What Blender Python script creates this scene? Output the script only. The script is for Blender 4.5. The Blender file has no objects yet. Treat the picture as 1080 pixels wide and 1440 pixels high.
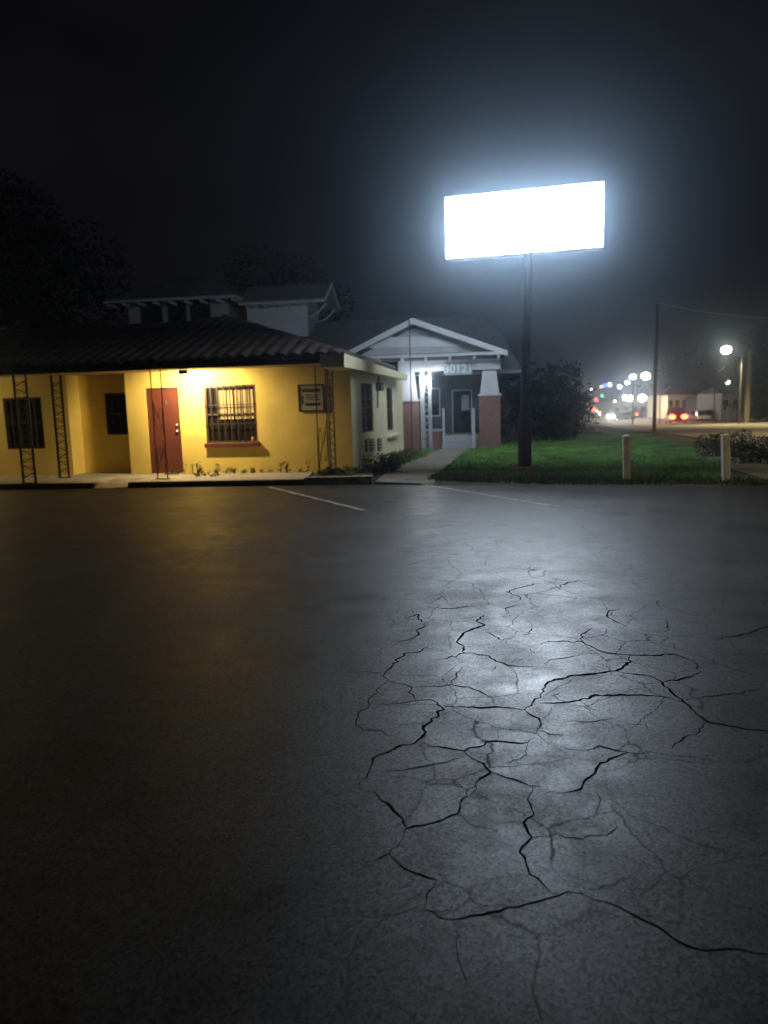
import bpy, bmesh, math, random
from mathutils import Vector, Matrix
random.seed(7)
SC = bpy.context.scene
COL = SC.collection
R = math.radians

# ------------------------------------------------------------------ camera
F_PX = 1060.0; CAM_Z = 1.7; PITCH = 8.27; ROLL = -1.65
cam_d = bpy.data.cameras.new('camera'); cam = bpy.data.objects.new('camera', cam_d)
COL.objects.link(cam); SC.camera = cam
cam_d.sensor_fit = 'VERTICAL'; cam_d.sensor_height = 24.0
cam_d.lens = 24.0 * F_PX / 1440.0
cam_d.clip_start = 0.05; cam_d.clip_end = 2000
CM = Matrix.Translation((0, 0, CAM_Z)) @ Matrix.Rotation(R(90 - PITCH), 4, 'X') @ Matrix.Rotation(R(ROLL), 4, 'Z')
cam.matrix_world = CM
cam_d.dof.use_dof = True; cam_d.dof.focus_distance = 4.5; cam_d.dof.aperture_fstop = 1.5
SC.render.resolution_x = 768; SC.render.resolution_y = 1024

# ------------------------------------------------------------------ world (night sky with faint cloud)
W = bpy.data.worlds.new('World'); SC.world = W; W.use_nodes = True
nt = W.node_tree; nt.nodes.clear()
wo = nt.nodes.new('ShaderNodeOutputWorld'); bg = nt.nodes.new('ShaderNodeBackground')
tc = nt.nodes.new('ShaderNodeTexCoord'); no = nt.nodes.new('ShaderNodeTexNoise'); cr = nt.nodes.new('ShaderNodeValToRGB')
mp = nt.nodes.new('ShaderNodeMapping'); mp.inputs['Scale'].default_value = (1.6, 1.6, 5.0)
no.inputs['Scale'].default_value = 1.7; no.inputs['Detail'].default_value = 5
cr.color_ramp.elements[0].position = 0.35; cr.color_ramp.elements[0].color = (0.0024, 0.0020, 0.0030, 1)
cr.color_ramp.elements[1].position = 0.75; cr.color_ramp.elements[1].color = (0.0058, 0.0050, 0.0058, 1)
nt.links.new(tc.outputs['Generated'], mp.inputs[0]); nt.links.new(mp.outputs[0], no.inputs['Vector'])
nt.links.new(no.outputs['Fac'], cr.inputs[0]); nt.links.new(cr.outputs[0], bg.inputs[0])
bg.inputs[1].default_value = 1.0
nt.links.new(bg.outputs[0], wo.inputs[0])
SC.view_settings.view_transform = 'Standard'; SC.view_settings.look = 'None'
SC.view_settings.exposure = 0.0; SC.view_settings.gamma = 1.0

# lamp strengths (each lamp's own light is made in its builder)
SIGN_E = 42.0
LANTERN_W = 210.0
PORCH_W = 14.0
STREET_W = 2600.0
HAZE_D = 0.0043; HAZE_G = 0.945

# ------------------------------------------------------------------ pixel helpers (photo pixels 1080x1440)
def ray(px, py):
    return (CM.to_3x3() @ Vector((px - 540.0, 720.0 - py, -F_PX))).normalized()
def at(px, py, D):
    d = ray(px, py); return Vector((0, 0, CAM_Z)) + d * (D / d.y)
def terr(y):
    if y < 26: return 0.0
    if y > 100: return -2.1
    return -2.1 * (y - 26) / 74.0
def gnd(px, py, z=0.0):
    d = ray(px, py); o = Vector((0, 0, CAM_Z))
    t = (z - CAM_Z) / d.z if d.z < -1e-6 else 400
    p = o + d * t
    if p.y > 26:
        D = 20.0
        while D < 420:
            q = o + d * (D / d.y)
            if q.z <= terr(q.y) + z: break
            D += 0.1
        p = q
    return p
def V(*a): return Vector(a)

class Fr:
    """local frame: s to the right along the face, t inward, z up"""
    def __init__(s, o, u):
        s.o = Vector(o); s.u = Vector((u[0], u[1], 0)).normalized(); s.v = Vector((-s.u.y, s.u.x, 0))
    def pt(s, a, t, z): return Vector((s.o.x, s.o.y, 0)) + s.u * a + s.v * t + Vector((0, 0, z))
    def pix(s, px, py, t=0.0):
        d = ray(px, py); o = Vector((0, 0, CAM_Z)); q = s.pt(0, t, 0)
        k = (q - o).dot(s.v) / d.dot(s.v); p = o + d * k
        return (p - s.pt(0, 0, 0)).dot(s.u), p.z

# ------------------------------------------------------------------ materials
def mat(name, col, rough=0.8, var=0.25, scale=4.0, bump=0.0, bscale=30.0, metal=0.0, col2=None, spec=0.5, emit=None, estr=0.0):
    m = bpy.data.materials.new(name); m.use_nodes = True; n = m.node_tree; b = n.nodes['Principled BSDF']
    b.inputs['Roughness'].default_value = rough; b.inputs['Metallic'].default_value = metal
    b.inputs['Specular IOR Level'].default_value = spec
    t = n.nodes.new('ShaderNodeTexCoord'); x = n.nodes.new('ShaderNodeTexNoise'); r = n.nodes.new('ShaderNodeValToRGB')
    x.inputs['Scale'].default_value = scale; x.inputs['Detail'].default_value = 6; x.inputs['Roughness'].default_value = 0.65
    c2 = col2 or tuple(c * (1 - var) for c in col)
    r.color_ramp.elements[0].position = 0.35; r.color_ramp.elements[0].color = (*c2, 1)
    r.color_ramp.elements[1].position = 0.65; r.color_ramp.elements[1].color = (*col, 1)
    n.links.new(t.outputs['Object'], x.inputs['Vector']); n.links.new(x.outputs['Fac'], r.inputs[0])
    n.links.new(r.outputs[0], b.inputs['Base Color'])
    if bump:
        y = n.nodes.new('ShaderNodeTexNoise'); y.inputs['Scale'].default_value = bscale; y.inputs['Detail'].default_value = 4
        bp = n.nodes.new('ShaderNodeBump'); bp.inputs['Strength'].default_value = bump; bp.inputs['Distance'].default_value = 0.02
        n.links.new(t.outputs['Object'], y.inputs['Vector']); n.links.new(y.outputs['Fac'], bp.inputs['Height'])
        n.links.new(bp.outputs[0], b.inputs['Normal'])
    if emit:
        b.inputs['Emission Color'].default_value = (*emit, 1); b.inputs['Emission Strength'].default_value = estr
    return m

def matte(name, col):
    m = bpy.data.materials.new(name); m.use_nodes = True; n = m.node_tree; n.nodes.clear()
    o = n.nodes.new('ShaderNodeOutputMaterial'); d = n.nodes.new('ShaderNodeBsdfDiffuse'); x = n.nodes.new('ShaderNodeTexNoise'); r = n.nodes.new('ShaderNodeValToRGB')
    x.inputs['Scale'].default_value = 40; r.color_ramp.elements[0].color = (*[c * .6 for c in col], 1); r.color_ramp.elements[1].color = (*[c * 1.5 for c in col], 1)
    n.links.new(x.outputs['Fac'], r.inputs[0]); n.links.new(r.outputs[0], d.inputs[0]); n.links.new(d.outputs[0], o.inputs[0]); return m
def brick_mat():
    m = mat('brick', (0.22, 0.07, 0.045), 0.85, 0.35, 5); n = m.node_tree; b = n.nodes['Principled BSDF']
    t = n.nodes.new('ShaderNodeTexCoord'); mpp = n.nodes.new('ShaderNodeMapping'); mpp.inputs['Rotation'].default_value = (R(90), 0, 0)
    k = n.nodes.new('ShaderNodeTexBrick'); k.inputs['Scale'].default_value = 4.5
    k.inputs['Color1'].default_value = (0.20, 0.085, 0.062, 1); k.inputs['Color2'].default_value = (0.12, 0.052, 0.042, 1); k.inputs['Mortar'].default_value = (0.25, 0.2, 0.17, 1)
    n.links.new(t.outputs['Object'], mpp.inputs[0]); n.links.new(mpp.outputs[0], k.inputs['Vector']); n.links.new(k.outputs['Color'], b.inputs['Base Color'])
    return m

def asphalt_mat():
    m = bpy.data.materials.new('wet_asphalt'); m.use_nodes = True; n = m.node_tree; b = n.nodes['Principled BSDF']
    L = n.links.new; N = n.nodes.new
    t = N('ShaderNodeTexCoord')
    def noise(s, d=5, r=0.6):
        x = N('ShaderNodeTexNoise'); x.inputs['Scale'].default_value = s; x.inputs['Detail'].default_value = d; x.inputs['Roughness'].default_value = r
        L(t.outputs['Object'], x.inputs['Vector']); return x
    def ramp(src, a, b_, ca, cb):
        r = N('ShaderNodeValToRGB'); r.color_ramp.elements[0].position = a; r.color_ramp.elements[1].position = b_
        r.color_ramp.elements[0].color = (*ca, 1); r.color_ramp.elements[1].color = (*cb, 1); L(src, r.inputs[0]); return r
    big = noise(0.45, 6, 0.65); mid = noise(3.0, 7, 0.7); fine = noise(90.0, 3, 0.6)
    c1 = ramp(big.outputs['Fac'], 0.35, 0.7, (0.010, 0.0088, 0.0078), (0.027, 0.024, 0.0215))
    c2 = ramp(mid.outputs['Fac'], 0.3, 0.7, (0.40, 0.40, 0.40), (1.45, 1.45, 1.45))
    mx = N('ShaderNodeMix'); mx.data_type = 'RGBA'; mx.blend_type = 'MULTIPLY'; mx.inputs[0].default_value = 1.0
    L(c1.outputs[0], mx.inputs[6]); L(c2.outputs[0], mx.inputs[7])
    # hairline cracking inside the big cracks, only where a noise patch allows it
    wrp = noise(2.2, 4, 0.6)
    wm = N('ShaderNodeMix'); wm.data_type = 'RGBA'; wm.blend_type = 'LINEAR_LIGHT'; wm.inputs[0].default_value = 0.10
    L(t.outputs['Object'], wm.inputs[6]); L(wrp.outputs['Color'], wm.inputs[7])
    vo = N('ShaderNodeTexVoronoi'); vo.feature = 'DISTANCE_TO_EDGE'; vo.inputs['Scale'].default_value = 2.1
    L(wm.outputs[2], vo.inputs['Vector'])
    line = ramp(vo.outputs['Distance'], 0.0, 0.012, (1, 1, 1), (0, 0, 0))
    patch = noise(0.8, 3, 0.5); pr = ramp(patch.outputs['Fac'], 0.36, 0.50, (0, 0, 0), (1, 1, 1))
    sx = N('ShaderNodeSeparateXYZ'); L(t.outputs['Object'], sx.inputs[0])
    mr = N('ShaderNodeMapRange'); mr.inputs['From Min'].default_value = -0.9; mr.inputs['From Max'].default_value = 0.5; mr.inputs['To Max'].default_value = 0.5
    L(sx.outputs['X'], mr.inputs['Value'])
    m1 = N('ShaderNodeMath'); m1.operation = 'MULTIPLY'; L(line.outputs[0], m1.inputs[0]); L(pr.outputs[0], m1.inputs[1])
    m2 = N('ShaderNodeMath'); m2.operation = 'MULTIPLY'; L(m1.outputs[0], m2.inputs[0]); L(mr.outputs[0], m2.inputs[1])
    gr = N('ShaderNodeTexVoronoi'); gr.inputs['Scale'].default_value = 95.0; L(t.outputs['Object'], gr.inputs['Vector'])
    gs = N('ShaderNodeSeparateXYZ'); L(gr.outputs['Color'], gs.inputs[0])
    gr2 = ramp(gs.outputs['X'], 0.25, 0.95, (0.45, 0.45, 0.45), (2.5, 2.4, 2.3))
    gm = N('ShaderNodeMix'); gm.data_type = 'RGBA'; gm.blend_type = 'MULTIPLY'; gm.inputs[0].default_value = 1.0
    L(mx.outputs[2], gm.inputs[6]); L(gr2.outputs[0], gm.inputs[7])
    dk = N('ShaderNodeMix'); dk.data_type = 'RGBA'; L(m2.outputs[0], dk.inputs[0]); L(gm.outputs[2], dk.inputs[6]); dk.inputs[7].default_value = (0.004, 0.004, 0.004, 1)
    L(dk.outputs[2], b.inputs['Base Color'])
    ro = N('ShaderNodeMapRange'); ro.inputs['From Min'].default_value = 0.3; ro.inputs['From Max'].default_value = 0.7
    ro.inputs['To Min'].default_value = 0.37; ro.inputs['To Max'].default_value = 0.58
    L(big.outputs['Fac'], ro.inputs['Value'])
    ro2 = N('ShaderNodeMath'); ro2.operation = 'MULTIPLY_ADD'; ro2.inputs[1].default_value = 0.55; L(mid.outputs['Fac'], ro2.inputs[0])
    sub = N('ShaderNodeMath'); sub.operation = 'SUBTRACT'; L(ro.outputs[0], sub.inputs[0]); sub.inputs[1].default_value = 0.27
    L(sub.outputs[0], ro2.inputs[2])
    ad = N('ShaderNodeMath'); ad.operation = 'MULTIPLY_ADD'; ad.inputs[1].default_value = 0.5; L(m2.outputs[0], ad.inputs[0]); L(ro2.outputs[0], ad.inputs[2])
    lx = N('ShaderNodeMapRange'); lx.inputs['From Min'].default_value = -2.4; lx.inputs['From Max'].default_value = 0.6
    lx.inputs['To Min'].default_value = 0.10; lx.inputs['To Max'].default_value = 0.0; lx.interpolation_type = 'SMOOTHSTEP'
    wv = N('ShaderNodeMath'); wv.operation = 'MULTIPLY_ADD'; wv.inputs[1].default_value = 3.0; L(big.outputs['Fac'], wv.inputs[0]); L(sx.outputs['X'], wv.inputs[2])
    wv2 = N('ShaderNodeMath'); wv2.operation = 'SUBTRACT'; L(wv.outputs[0], wv2.inputs[0]); wv2.inputs[1].default_value = 1.5
    L(wv2.outputs[0], lx.inputs['Value'])
    fr = N('ShaderNodeMath'); fr.operation = 'MULTIPLY_ADD'; fr.inputs[1].default_value = 0.22; L(fine.outputs['Fac'], fr.inputs[0]); L(ad.outputs[0], fr.inputs[2])
    fr2 = N('ShaderNodeMath'); fr2.operation = 'ADD'; fr2.use_clamp = True; L(fr.outputs[0], fr2.inputs[0]); L(lx.outputs[0], fr2.inputs[1])
    fr3 = N('ShaderNodeMath'); fr3.operation = 'SUBTRACT'; L(fr2.outputs[0], fr3.inputs[0]); fr3.inputs[1].default_value = 0.11
    L(fr3.outputs[0], b.inputs['Roughness']); sp = N('ShaderNodeMapRange'); sp.inputs['To Min'].default_value = 0.26; sp.inputs['To Max'].default_value = 0.84; L(gs.outputs['Y'], sp.inputs['Value'])
    sk = N('ShaderNodeMath'); sk.operation = 'MULTIPLY_ADD'; sk.inputs[1].default_value = -0.9; L(m2.outputs[0], sk.inputs[0]); sk.inputs[2].default_value = 1.0
    sl = N('ShaderNodeMath'); sl.operation = 'MULTIPLY_ADD'; sl.inputs[1].default_value = -2.6; L(lx.outputs[0], sl.inputs[0]); sl.inputs[2].default_value = 1.0
    s1_ = N('ShaderNodeMath'); s1_.operation = 'MULTIPLY'; L(sp.outputs[0], s1_.inputs[0]); L(sk.outputs[0], s1_.inputs[1])
    s2_ = N('ShaderNodeMath'); s2_.operation = 'MULTIPLY'; L(s1_.outputs[0], s2_.inputs[0]); L(sl.outputs[0], s2_.inputs[1])
    L(s2_.outputs[0], b.inputs['Specular IOR Level'])
    hs = N('ShaderNodeMath'); hs.operation = 'MULTIPLY_ADD'; hs.inputs[1].default_value = -0.55; L(big.outputs['Fac'], hs.inputs[0]); L(mid.outputs['Fac'], hs.inputs[2])
    hs2 = N('ShaderNodeMath'); hs2.operation = 'MULTIPLY_ADD'; hs2.inputs[1].default_value = -0.15; L(m2.outputs[0], hs2.inputs[0]); L(hs.outputs[0], hs2.inputs[2])
    bp = N('ShaderNodeBump'); bp.inputs['Strength'].default_value = 0.16; bp.inputs['Distance'].default_value = 0.012
    L(hs2.outputs[0], bp.inputs['Height']); L(bp.outputs[0], b.inputs['Normal'])
    return m

M = dict(
    yellow=mat('yellow_stucco', (0.80, 0.62, 0.17), 0.85, 0.16, 1.1, 0.35, 45),
    cream=mat('cream_stucco', (0.86, 0.78, 0.50), 0.85, 0.12, 1.6, 0.25, 60),
    door=mat('red_door_paint', (0.155, 0.042, 0.03), 0.5, 0.2, 3),
    darkroof=mat('dark_roof_tile', (0.13, 0.10, 0.082), 0.36, 0.5, 2.5, 0.3, 25),
    slate=mat('grey_shingle', (0.16, 0.17, 0.18), 0.8, 0.4, 3, 0.3, 30),
    white=mat('white_paint', (0.42, 0.44, 0.46), 0.6, 0.15, 2.5),
    greywall=mat('grey_siding', (0.28, 0.30, 0.32), 0.75, 0.2, 2.5),
    bluegrey=mat('blue_grey_paint', (0.06, 0.072, 0.09), 0.7, 0.3, 2.0),
    brick=brick_mat(),
    conc=mat('concrete', (0.34, 0.32, 0.28), 0.85, 0.35, 3, 0.3, 40),
    kerbwhite=mat('worn_white_kerb_paint', (0.55, 0.50, 0.42), 0.8, 0.5, 6, 0.3, 40, col2=(0.16, 0.14, 0.12)),
    kerbdark=mat('dark_kerb_paint', (0.15, 0.09, 0.07), 0.8, 0.5, 6, 0.3, 40),
    iron=mat('rusty_iron', (0.05, 0.032, 0.022), 0.6, 0.5, 30),
    frame=mat('brown_frame', (0.10, 0.05, 0.035), 0.5, 0.3, 8),
    glass=mat('dark_glass', (0.02, 0.018, 0.018), 0.12, 0.3, 2),
    curtain=mat('beige_curtain', (0.50, 0.40, 0.22), 0.9, 0.35, 6),
    sill=mat('red_brown_sill', (0.11, 0.032, 0.03), 0.5, 0.3, 5),
    polem=mat('brown_steel_pole', (0.045, 0.028, 0.03), 0.55, 0.3, 10),
    rim=mat('sign_cabinet', (0.5, 0.5, 0.52), 0.4, 0.1, 3),
    dirt=mat('damp_earth', (0.075, 0.055, 0.038), 0.9, 0.5, 1.2, 0.6, 12, col2=(0.03, 0.035, 0.018)),
    lawn=mat('lawn_base', (0.05, 0.085, 0.02), 0.95, 0.5, 0.9, 0.6, 25, col2=(0.03, 0.04, 0.015)),
    grass=mat('grass_blades', (0.17, 0.40, 0.06), 0.7, 0.5, 1.1, col2=(0.035, 0.07, 0.018)),
    weed=mat('weed_leaves', (0.07, 0.12, 0.03), 0.7, 0.5, 4.0, col2=(0.06, 0.05, 0.02)),
    leaf=mat('dark_leaves', (0.04, 0.055, 0.022), 0.75, 0.5, 0.8, col2=(0.018, 0.026, 0.012), spec=0.2),
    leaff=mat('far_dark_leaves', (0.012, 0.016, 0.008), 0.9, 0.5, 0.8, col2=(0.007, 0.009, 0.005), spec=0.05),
    leafl=mat('hedge_leaves', (0.09, 0.11, 0.04), 0.7, 0.5, 1.4, col2=(0.05, 0.06, 0.02)),
    bark=mat('bark', (0.10, 0.075, 0.055), 0.9, 0.4, 8, 0.5, 20),
    road=mat('road_asphalt', (0.22, 0.195, 0.165), 0.75, 0.35, 0.6, 0.3, 20),
    walk=mat('sidewalk_concrete', (0.24, 0.22, 0.18), 0.85, 0.4, 1.5, 0.3, 20),
    post=mat('cream_post_paint', (0.80, 0.74, 0.60), 0.7, 0.3, 6),
    line=mat('worn_line_paint', (0.62, 0.56, 0.46), 0.6, 0.5, 9, col2=(0.10, 0.095, 0.085)),
    crack=matte('crack_dirt', (0.004, 0.0035, 0.003)),
    wood=mat('weathered_wood', (0.26, 0.22, 0.13), 0.85, 0.35, 5),
    darkwood=mat('dark_wood_pole', (0.06, 0.05, 0.04), 0.85, 0.35, 5),
    tan=mat('tan_wall', (0.42, 0.36, 0.22), 0.85, 0.2, 0.5),
    redroof=mat('red_roof', (0.22, 0.06, 0.05), 0.7, 0.3, 1),
    rubber=mat('tyre_rubber', (0.015, 0.015, 0.015), 0.8, 0.2, 9),
    chrome=mat('rim_metal', (0.5, 0.5, 0.5), 0.35, 0.2, 9, metal=0.8),
    plate=mat('notice_panel', (0.42, 0.42, 0.36), 0.6, 0.2, 14),
    ink=mat('faded_ink', (0.05, 0.045, 0.04), 0.7, 0.3, 14),
    signface=mat('lit_sign_face', (0.8, 0.85, 0.95), 0.5, 0.02, 1, emit=(0.76, 0.87, 1.0), estr=SIGN_E),
    numplate=mat('number_board', (0.20, 0.25, 0.27), 0.6, 0.1, 5),
    numtext=mat('number_paint', (0.48, 0.53, 0.56), 0.6, 0.1, 5),
    terracotta=mat('pink_cup', (0.55, 0.25, 0.18), 0.6, 0.2, 9),
    asphalt=asphalt_mat(),
)
def emis(name, col, s): return mat(name, col, 0.5, 0.02, 1, emit=col, estr=s)
M['warm_bulb'] = emis('warm_bulb', (1.0, 0.72, 0.25), 14)
M['white_bulb'] = emis('white_bulb', (0.92, 0.96, 1.0), 190)
M['street_lens'] = emis('street_lens', (1.0, 0.9, 0.68), 40)
M['street_lens_w'] = emis('street_lens_white', (1.0, 0.93, 0.90), 40)
M['head'] = emis('headlamp_glow', (1.0, 0.86, 0.62), 260)
M['tail'] = emis('tail_lamp_glow', (1.0, 0.06, 0.02), 30)
M['brake'] = emis('brake_lamp_glow', (1.0, 0.50, 0.12), 45)
M['blue'] = emis('blue_panel', (0.05, 0.15, 1.0), 6)
M['amber'] = emis('amber_panel', (1.0, 0.65, 0.1), 4)
M['redl'] = emis('red_signal', (1.0, 0.05, 0.05), 12)
M['greenl'] = emis('green_signal', (0.05, 0.8, 0.35), 2.5)

# ------------------------------------------------------------------ mesh helpers
class MB:
    def __init__(s): s.v = []; s.f = []
    def add(s, vs, fs):
        o = len(s.v); s.v += [tuple(x) for x in vs]; s.f += [tuple(i + o for i in f) for f in fs]; return s
    def hexa(s, p):  # 8 points: bottom 4, top 4
        return s.add(p, [(0, 3, 2, 1), (4, 5, 6, 7), (0, 1, 5, 4), (1, 2, 6, 5), (2, 3, 7, 6), (3, 0, 4, 7)])
    def fbox(s, F, s0, s1, z0, z1, t0, t1):
        return s.hexa([F.pt(s0, t0, z0), F.pt(s1, t0, z0), F.pt(s1, t1, z0), F.pt(s0, t1, z0),
                       F.pt(s0, t0, z1), F.pt(s1, t0, z1), F.pt(s1, t1, z1), F.pt(s0, t1, z1)])
    def box(s, c, d):
        x, y, z = c; a, b, e = d[0] / 2, d[1] / 2, d[2] / 2
        return s.hexa([(x - a, y - b, z - e), (x + a, y - b, z - e), (x + a, y + b, z - e), (x - a, y + b, z - e),
                       (x - a, y - b, z + e), (x + a, y - b, z + e), (x + a, y + b, z + e), (x - a, y + b, z + e)])
    def prism(s, pts, vec):
        n = len(pts); vec = Vector(vec); a = [Vector(p) for p in pts]; b = [p + vec for p in a]
        fs = [tuple(range(n - 1, -1, -1)), tuple(range(n, 2 * n))] + [(i, (i + 1) % n, n + (i + 1) % n, n + i) for i in range(n)]
        return s.add(a + b, fs)
    def tube(s, pts, rad, n=8, cap=True):
        pts = [Vector(p) for p in pts]; rad = rad if isinstance(rad, (list, tuple)) else [rad] * len(pts)
        vs = []; fs = []
        for i, p in enumerate(pts):
            d = (pts[min(i + 1, len(pts) - 1)] - pts[max(i - 1, 0)]).normalized()
            a = d.cross(Vector((0, 0, 1)) if abs(d.z) < 0.9 else Vector((1, 0, 0))).normalized(); b = d.cross(a)
            for k in range(n):
                w = 2 * math.pi * k / n; vs.append(p + (a * math.cos(w) + b * math.sin(w)) * rad[i])
        for i in range(len(pts) - 1):
            for k in range(n):
                k2 = (k + 1) % n; fs.append((i * n + k, i * n + k2, (i + 1) * n + k2, (i + 1) * n + k))
        if cap: fs += [tuple(range(n - 1, -1, -1)), tuple(range((len(pts) - 1) * n, len(pts) * n))]
        return s.add(vs, fs)
    def sphere(s, c, r, n=10, sz=1.0):
        c = Vector(c); vs = []; fs = []; m = n // 2
        for i in range(1, m):
            a = math.pi * i / m
            for k in range(n):
                b = 2 * math.pi * k / n; vs.append(c + Vector((math.sin(a) * math.cos(b) * r, math.sin(a) * math.sin(b) * r, math.cos(a) * r * sz)))
        for i in range(m - 2):
            for k in range(n): fs.append((i * n + k, (i + 1) * n + k, (i + 1) * n + (k + 1) % n, i * n + (k + 1) % n))
        t = len(vs); vs.append(c + Vector((0, 0, r * sz))); vs.append(c - Vector((0, 0, r * sz)))
        for k in range(n): fs.append((t, k, (k + 1) % n)); fs.append((t + 1, (m - 2) * n + (k + 1) % n, (m - 2) * n + k))
        return s.add(vs, fs)
    def build(s, name, m, parent=None, smooth=False, fix=True, bevel=0):
        me = bpy.data.meshes.new(name); me.from_pydata(s.v, [], s.f); me.update()
        if fix:
            bm = bmesh.new(); bm.from_mesh(me); bmesh.ops.recalc_face_normals(bm, faces=bm.faces); bm.to_mesh(me); bm.free()
        o = bpy.data.objects.new(name, me); COL.objects.link(o)
        me.materials.append(M[m] if isinstance(m, str) else m)
        if smooth:
            for p in me.polygons: p.use_smooth = True
        if bevel:
            bv = o.modifiers.new('bevel', 'BEVEL'); bv.width = bevel; bv.segments = 2; bv.limit_method = 'ANGLE'
        if parent:
            o.parent = parent
            bpy.context.view_layer.update(); o.matrix_parent_inverse = parent.matrix_world.inverted()
        return o
def tag(o, label=None, cat=None, group=None, kind=None):
    if label: o['label'] = label
    if cat: o['category'] = cat
    if group: o['group'] = group
    if kind: o['kind'] = kind
    return o
def thing(name, loc, label, cat, group=None, rz=0):
    o = bpy.data.objects.new(name, None); COL.objects.link(o); o.location = loc; o.rotation_euler = (0, 0, rz)
    o.empty_display_size = 0.2
    return tag(o, label, cat, group)
def copy_tree(o, parent=None):
    c = o.copy(); COL.objects.link(c)
    if parent: c.parent = parent
    for ch in list(o.children): copy_tree(ch, c)
    return c
def down_light(name, loc, W_, col, parent, rad):
    return light(name, loc, W_, col, parent, rad, 'SPOT', spot_size=R(150), spot_blend=0.5)
def light(name, loc, W_, col, parent=None, rad=0.1, typ='POINT', **k):
    d = bpy.data.lights.new(name, typ); d.energy = W_; d.color = col
    if typ in ('POINT', 'SPOT'): d.shadow_soft_size = rad
    for a, b in k.items(): setattr(d, a, b)
    o = bpy.data.objects.new(name, d); COL.objects.link(o); o.location = loc
    if parent:
        o.parent = parent; bpy.context.view_layer.update(); o.matrix_parent_inverse = parent.matrix_world.inverted()
    return o
def wall(F, s0, s1, z0, z1, t0, t1, holes=()):
    """wall slab with rectangular openings (s0,s1,z0,z1)"""
    mb = MB(); xs = sorted(set([s0, s1] + [h[0] for h in holes] + [h[1] for h in holes]))
    for a, b in zip(xs, xs[1:]):
        hs = sorted([h for h in holes if h[0] <= a + 1e-6 and h[1] >= b - 1e-6], key=lambda h: h[2]); z = z0
        for h in hs:
            if h[2] > z: mb.fbox(F, a, b, z, h[2], t0, t1)
            z = h[3]
        if z < z1: mb.fbox(F, a, b, z, z1, t0, t1)
    return mb

# ------------------------------------------------------------------ ground
def ribbon(A, B, nu, nv, off, dense=True):
    def samp(P, k):
        L_ = [0]
        for a, b in zip(P, P[1:]): L_.append(L_[-1] + (Vector(b[:2]) - Vector(a[:2])).length)
        x = k * L_[-1]
        for i in range(len(P) - 1):
            if x <= L_[i + 1] + 1e-9:
                w = (x - L_[i]) / max(1e-9, L_[i + 1] - L_[i]); return Vector(P[i]).lerp(Vector(P[i + 1]), w)
        return Vector(P[-1])
    mb = MB(); vs = []
    for i in range(nu + 1):
        a = samp(A, i / nu); b = samp(B, i / nu)
        for j in range(nv + 1):
            p = a.lerp(b, j / nv); vs.append((p.x, p.y, terr(p.y) + off))
    fs = [(i * (nv + 1) + j, (i + 1) * (nv + 1) + j, (i + 1) * (nv + 1) + j + 1, i * (nv + 1) + j + 1) for i in range(nu) for j in range(nv)]
    return mb.add(vs, fs)

g = MB(); ys = [-30, 0, 14, 20, 26] + [26 + 74 * k / 10 for k in range(1, 11)] + [140, 250, 600, 1500]
xs_ = [-900, -200, -60, -20, 0, 20, 60, 200, 900]
vs = [(x, y, terr(y) - 0.03) for y in ys for x in xs_]; nx = len(xs_)
g.add(vs, [(j * nx + i, j * nx + i + 1, (j + 1) * nx + i + 1, (j + 1) * nx + i) for j in range(len(ys) - 1) for i in range(nx - 1)])
tag(g.build('ground', 'dirt'), 'dark damp earth ground spreading under the whole place', kind='structure')

lotL = gnd(0, 690); e0 = gnd(0, 688); e1 = gnd(530, 681); e2 = gnd(600, 683); e3 = gnd(1080, 684)
dirR = (e3 - e2).normalized(); dirL = (e0 - e1).normalized()
lot = MB(); lot.add([(-30, -6, 0), (30, -6, 0), tuple(e3 + dirR * 18), tuple(e3), tuple(e2), tuple(e1), tuple(e0), tuple(e0 + dirL * 18)], [(0, 1, 2, 3, 4, 5, 6, 7)])
tag(lot.build('parking_lot', 'asphalt'), 'cracked wet black asphalt of the parking lot', kind='structure')

# big cracks, drawn from the photograph onto the ground
CR = []
def ck(tr, s, w, *pls):
    for pl in pls: CR.append(([(tr[0] + x / s, tr[1] + y / s) for x, y in pl], w))
A_, B_, C_ = (440, 800), (760, 800), (440, 1100); sa = 3.375; sc = 1.6875
ck(A_, sa, 0.007,
   [(815,215),(775,250),(815,265),(740,295),(710,315),(682,348),(718,370),(722,400),(680,418),(590,430)],
   [(722,400),(820,410),(870,440),(930,460),(1040,465)], [(870,462),(850,490)], [(712,468),(680,505),(655,550)],
   [(545,258),(520,280),(490,295),(505,315),(470,332),(400,350)], [(545,258),(500,240),(500,215),(440,235)],
   [(545,365),(505,395),(430,403),(375,465),(338,500),(352,535)])
ck(A_, sa, 0.0045,
   [(352,535),(300,575),(265,620),(268,650),(215,690),(205,730),(240,765),(330,770),(380,800)],
   [(352,535),(440,550),(465,560),(455,590),(490,625),(440,635),(300,648)],
   [(465,560),(600,560),(655,550),(740,560),(790,580),(830,605),(860,640)], [(300,960),(430,958),(560,930),(700,900)],
   [(1040,265),(1030,310),(990,315)], [(1030,375),(1050,405)], [(930,210),(920,185),(985,170)], [(975,150),(985,135),(920,110),(970,95)],
   [(1080,65),(1000,85),(940,100)], [(330,495),(240,490),(160,490)],
   [(1020,825),(1015,880),(985,905),(900,920)], [(855,818),(885,760)], [(820,300),(900,340),(960,320)], [(540,180),(640,190),(780,175)],
   [(610,130),(560,165)], [(470,195),(480,210)], [(350,130),(320,160)])
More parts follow.
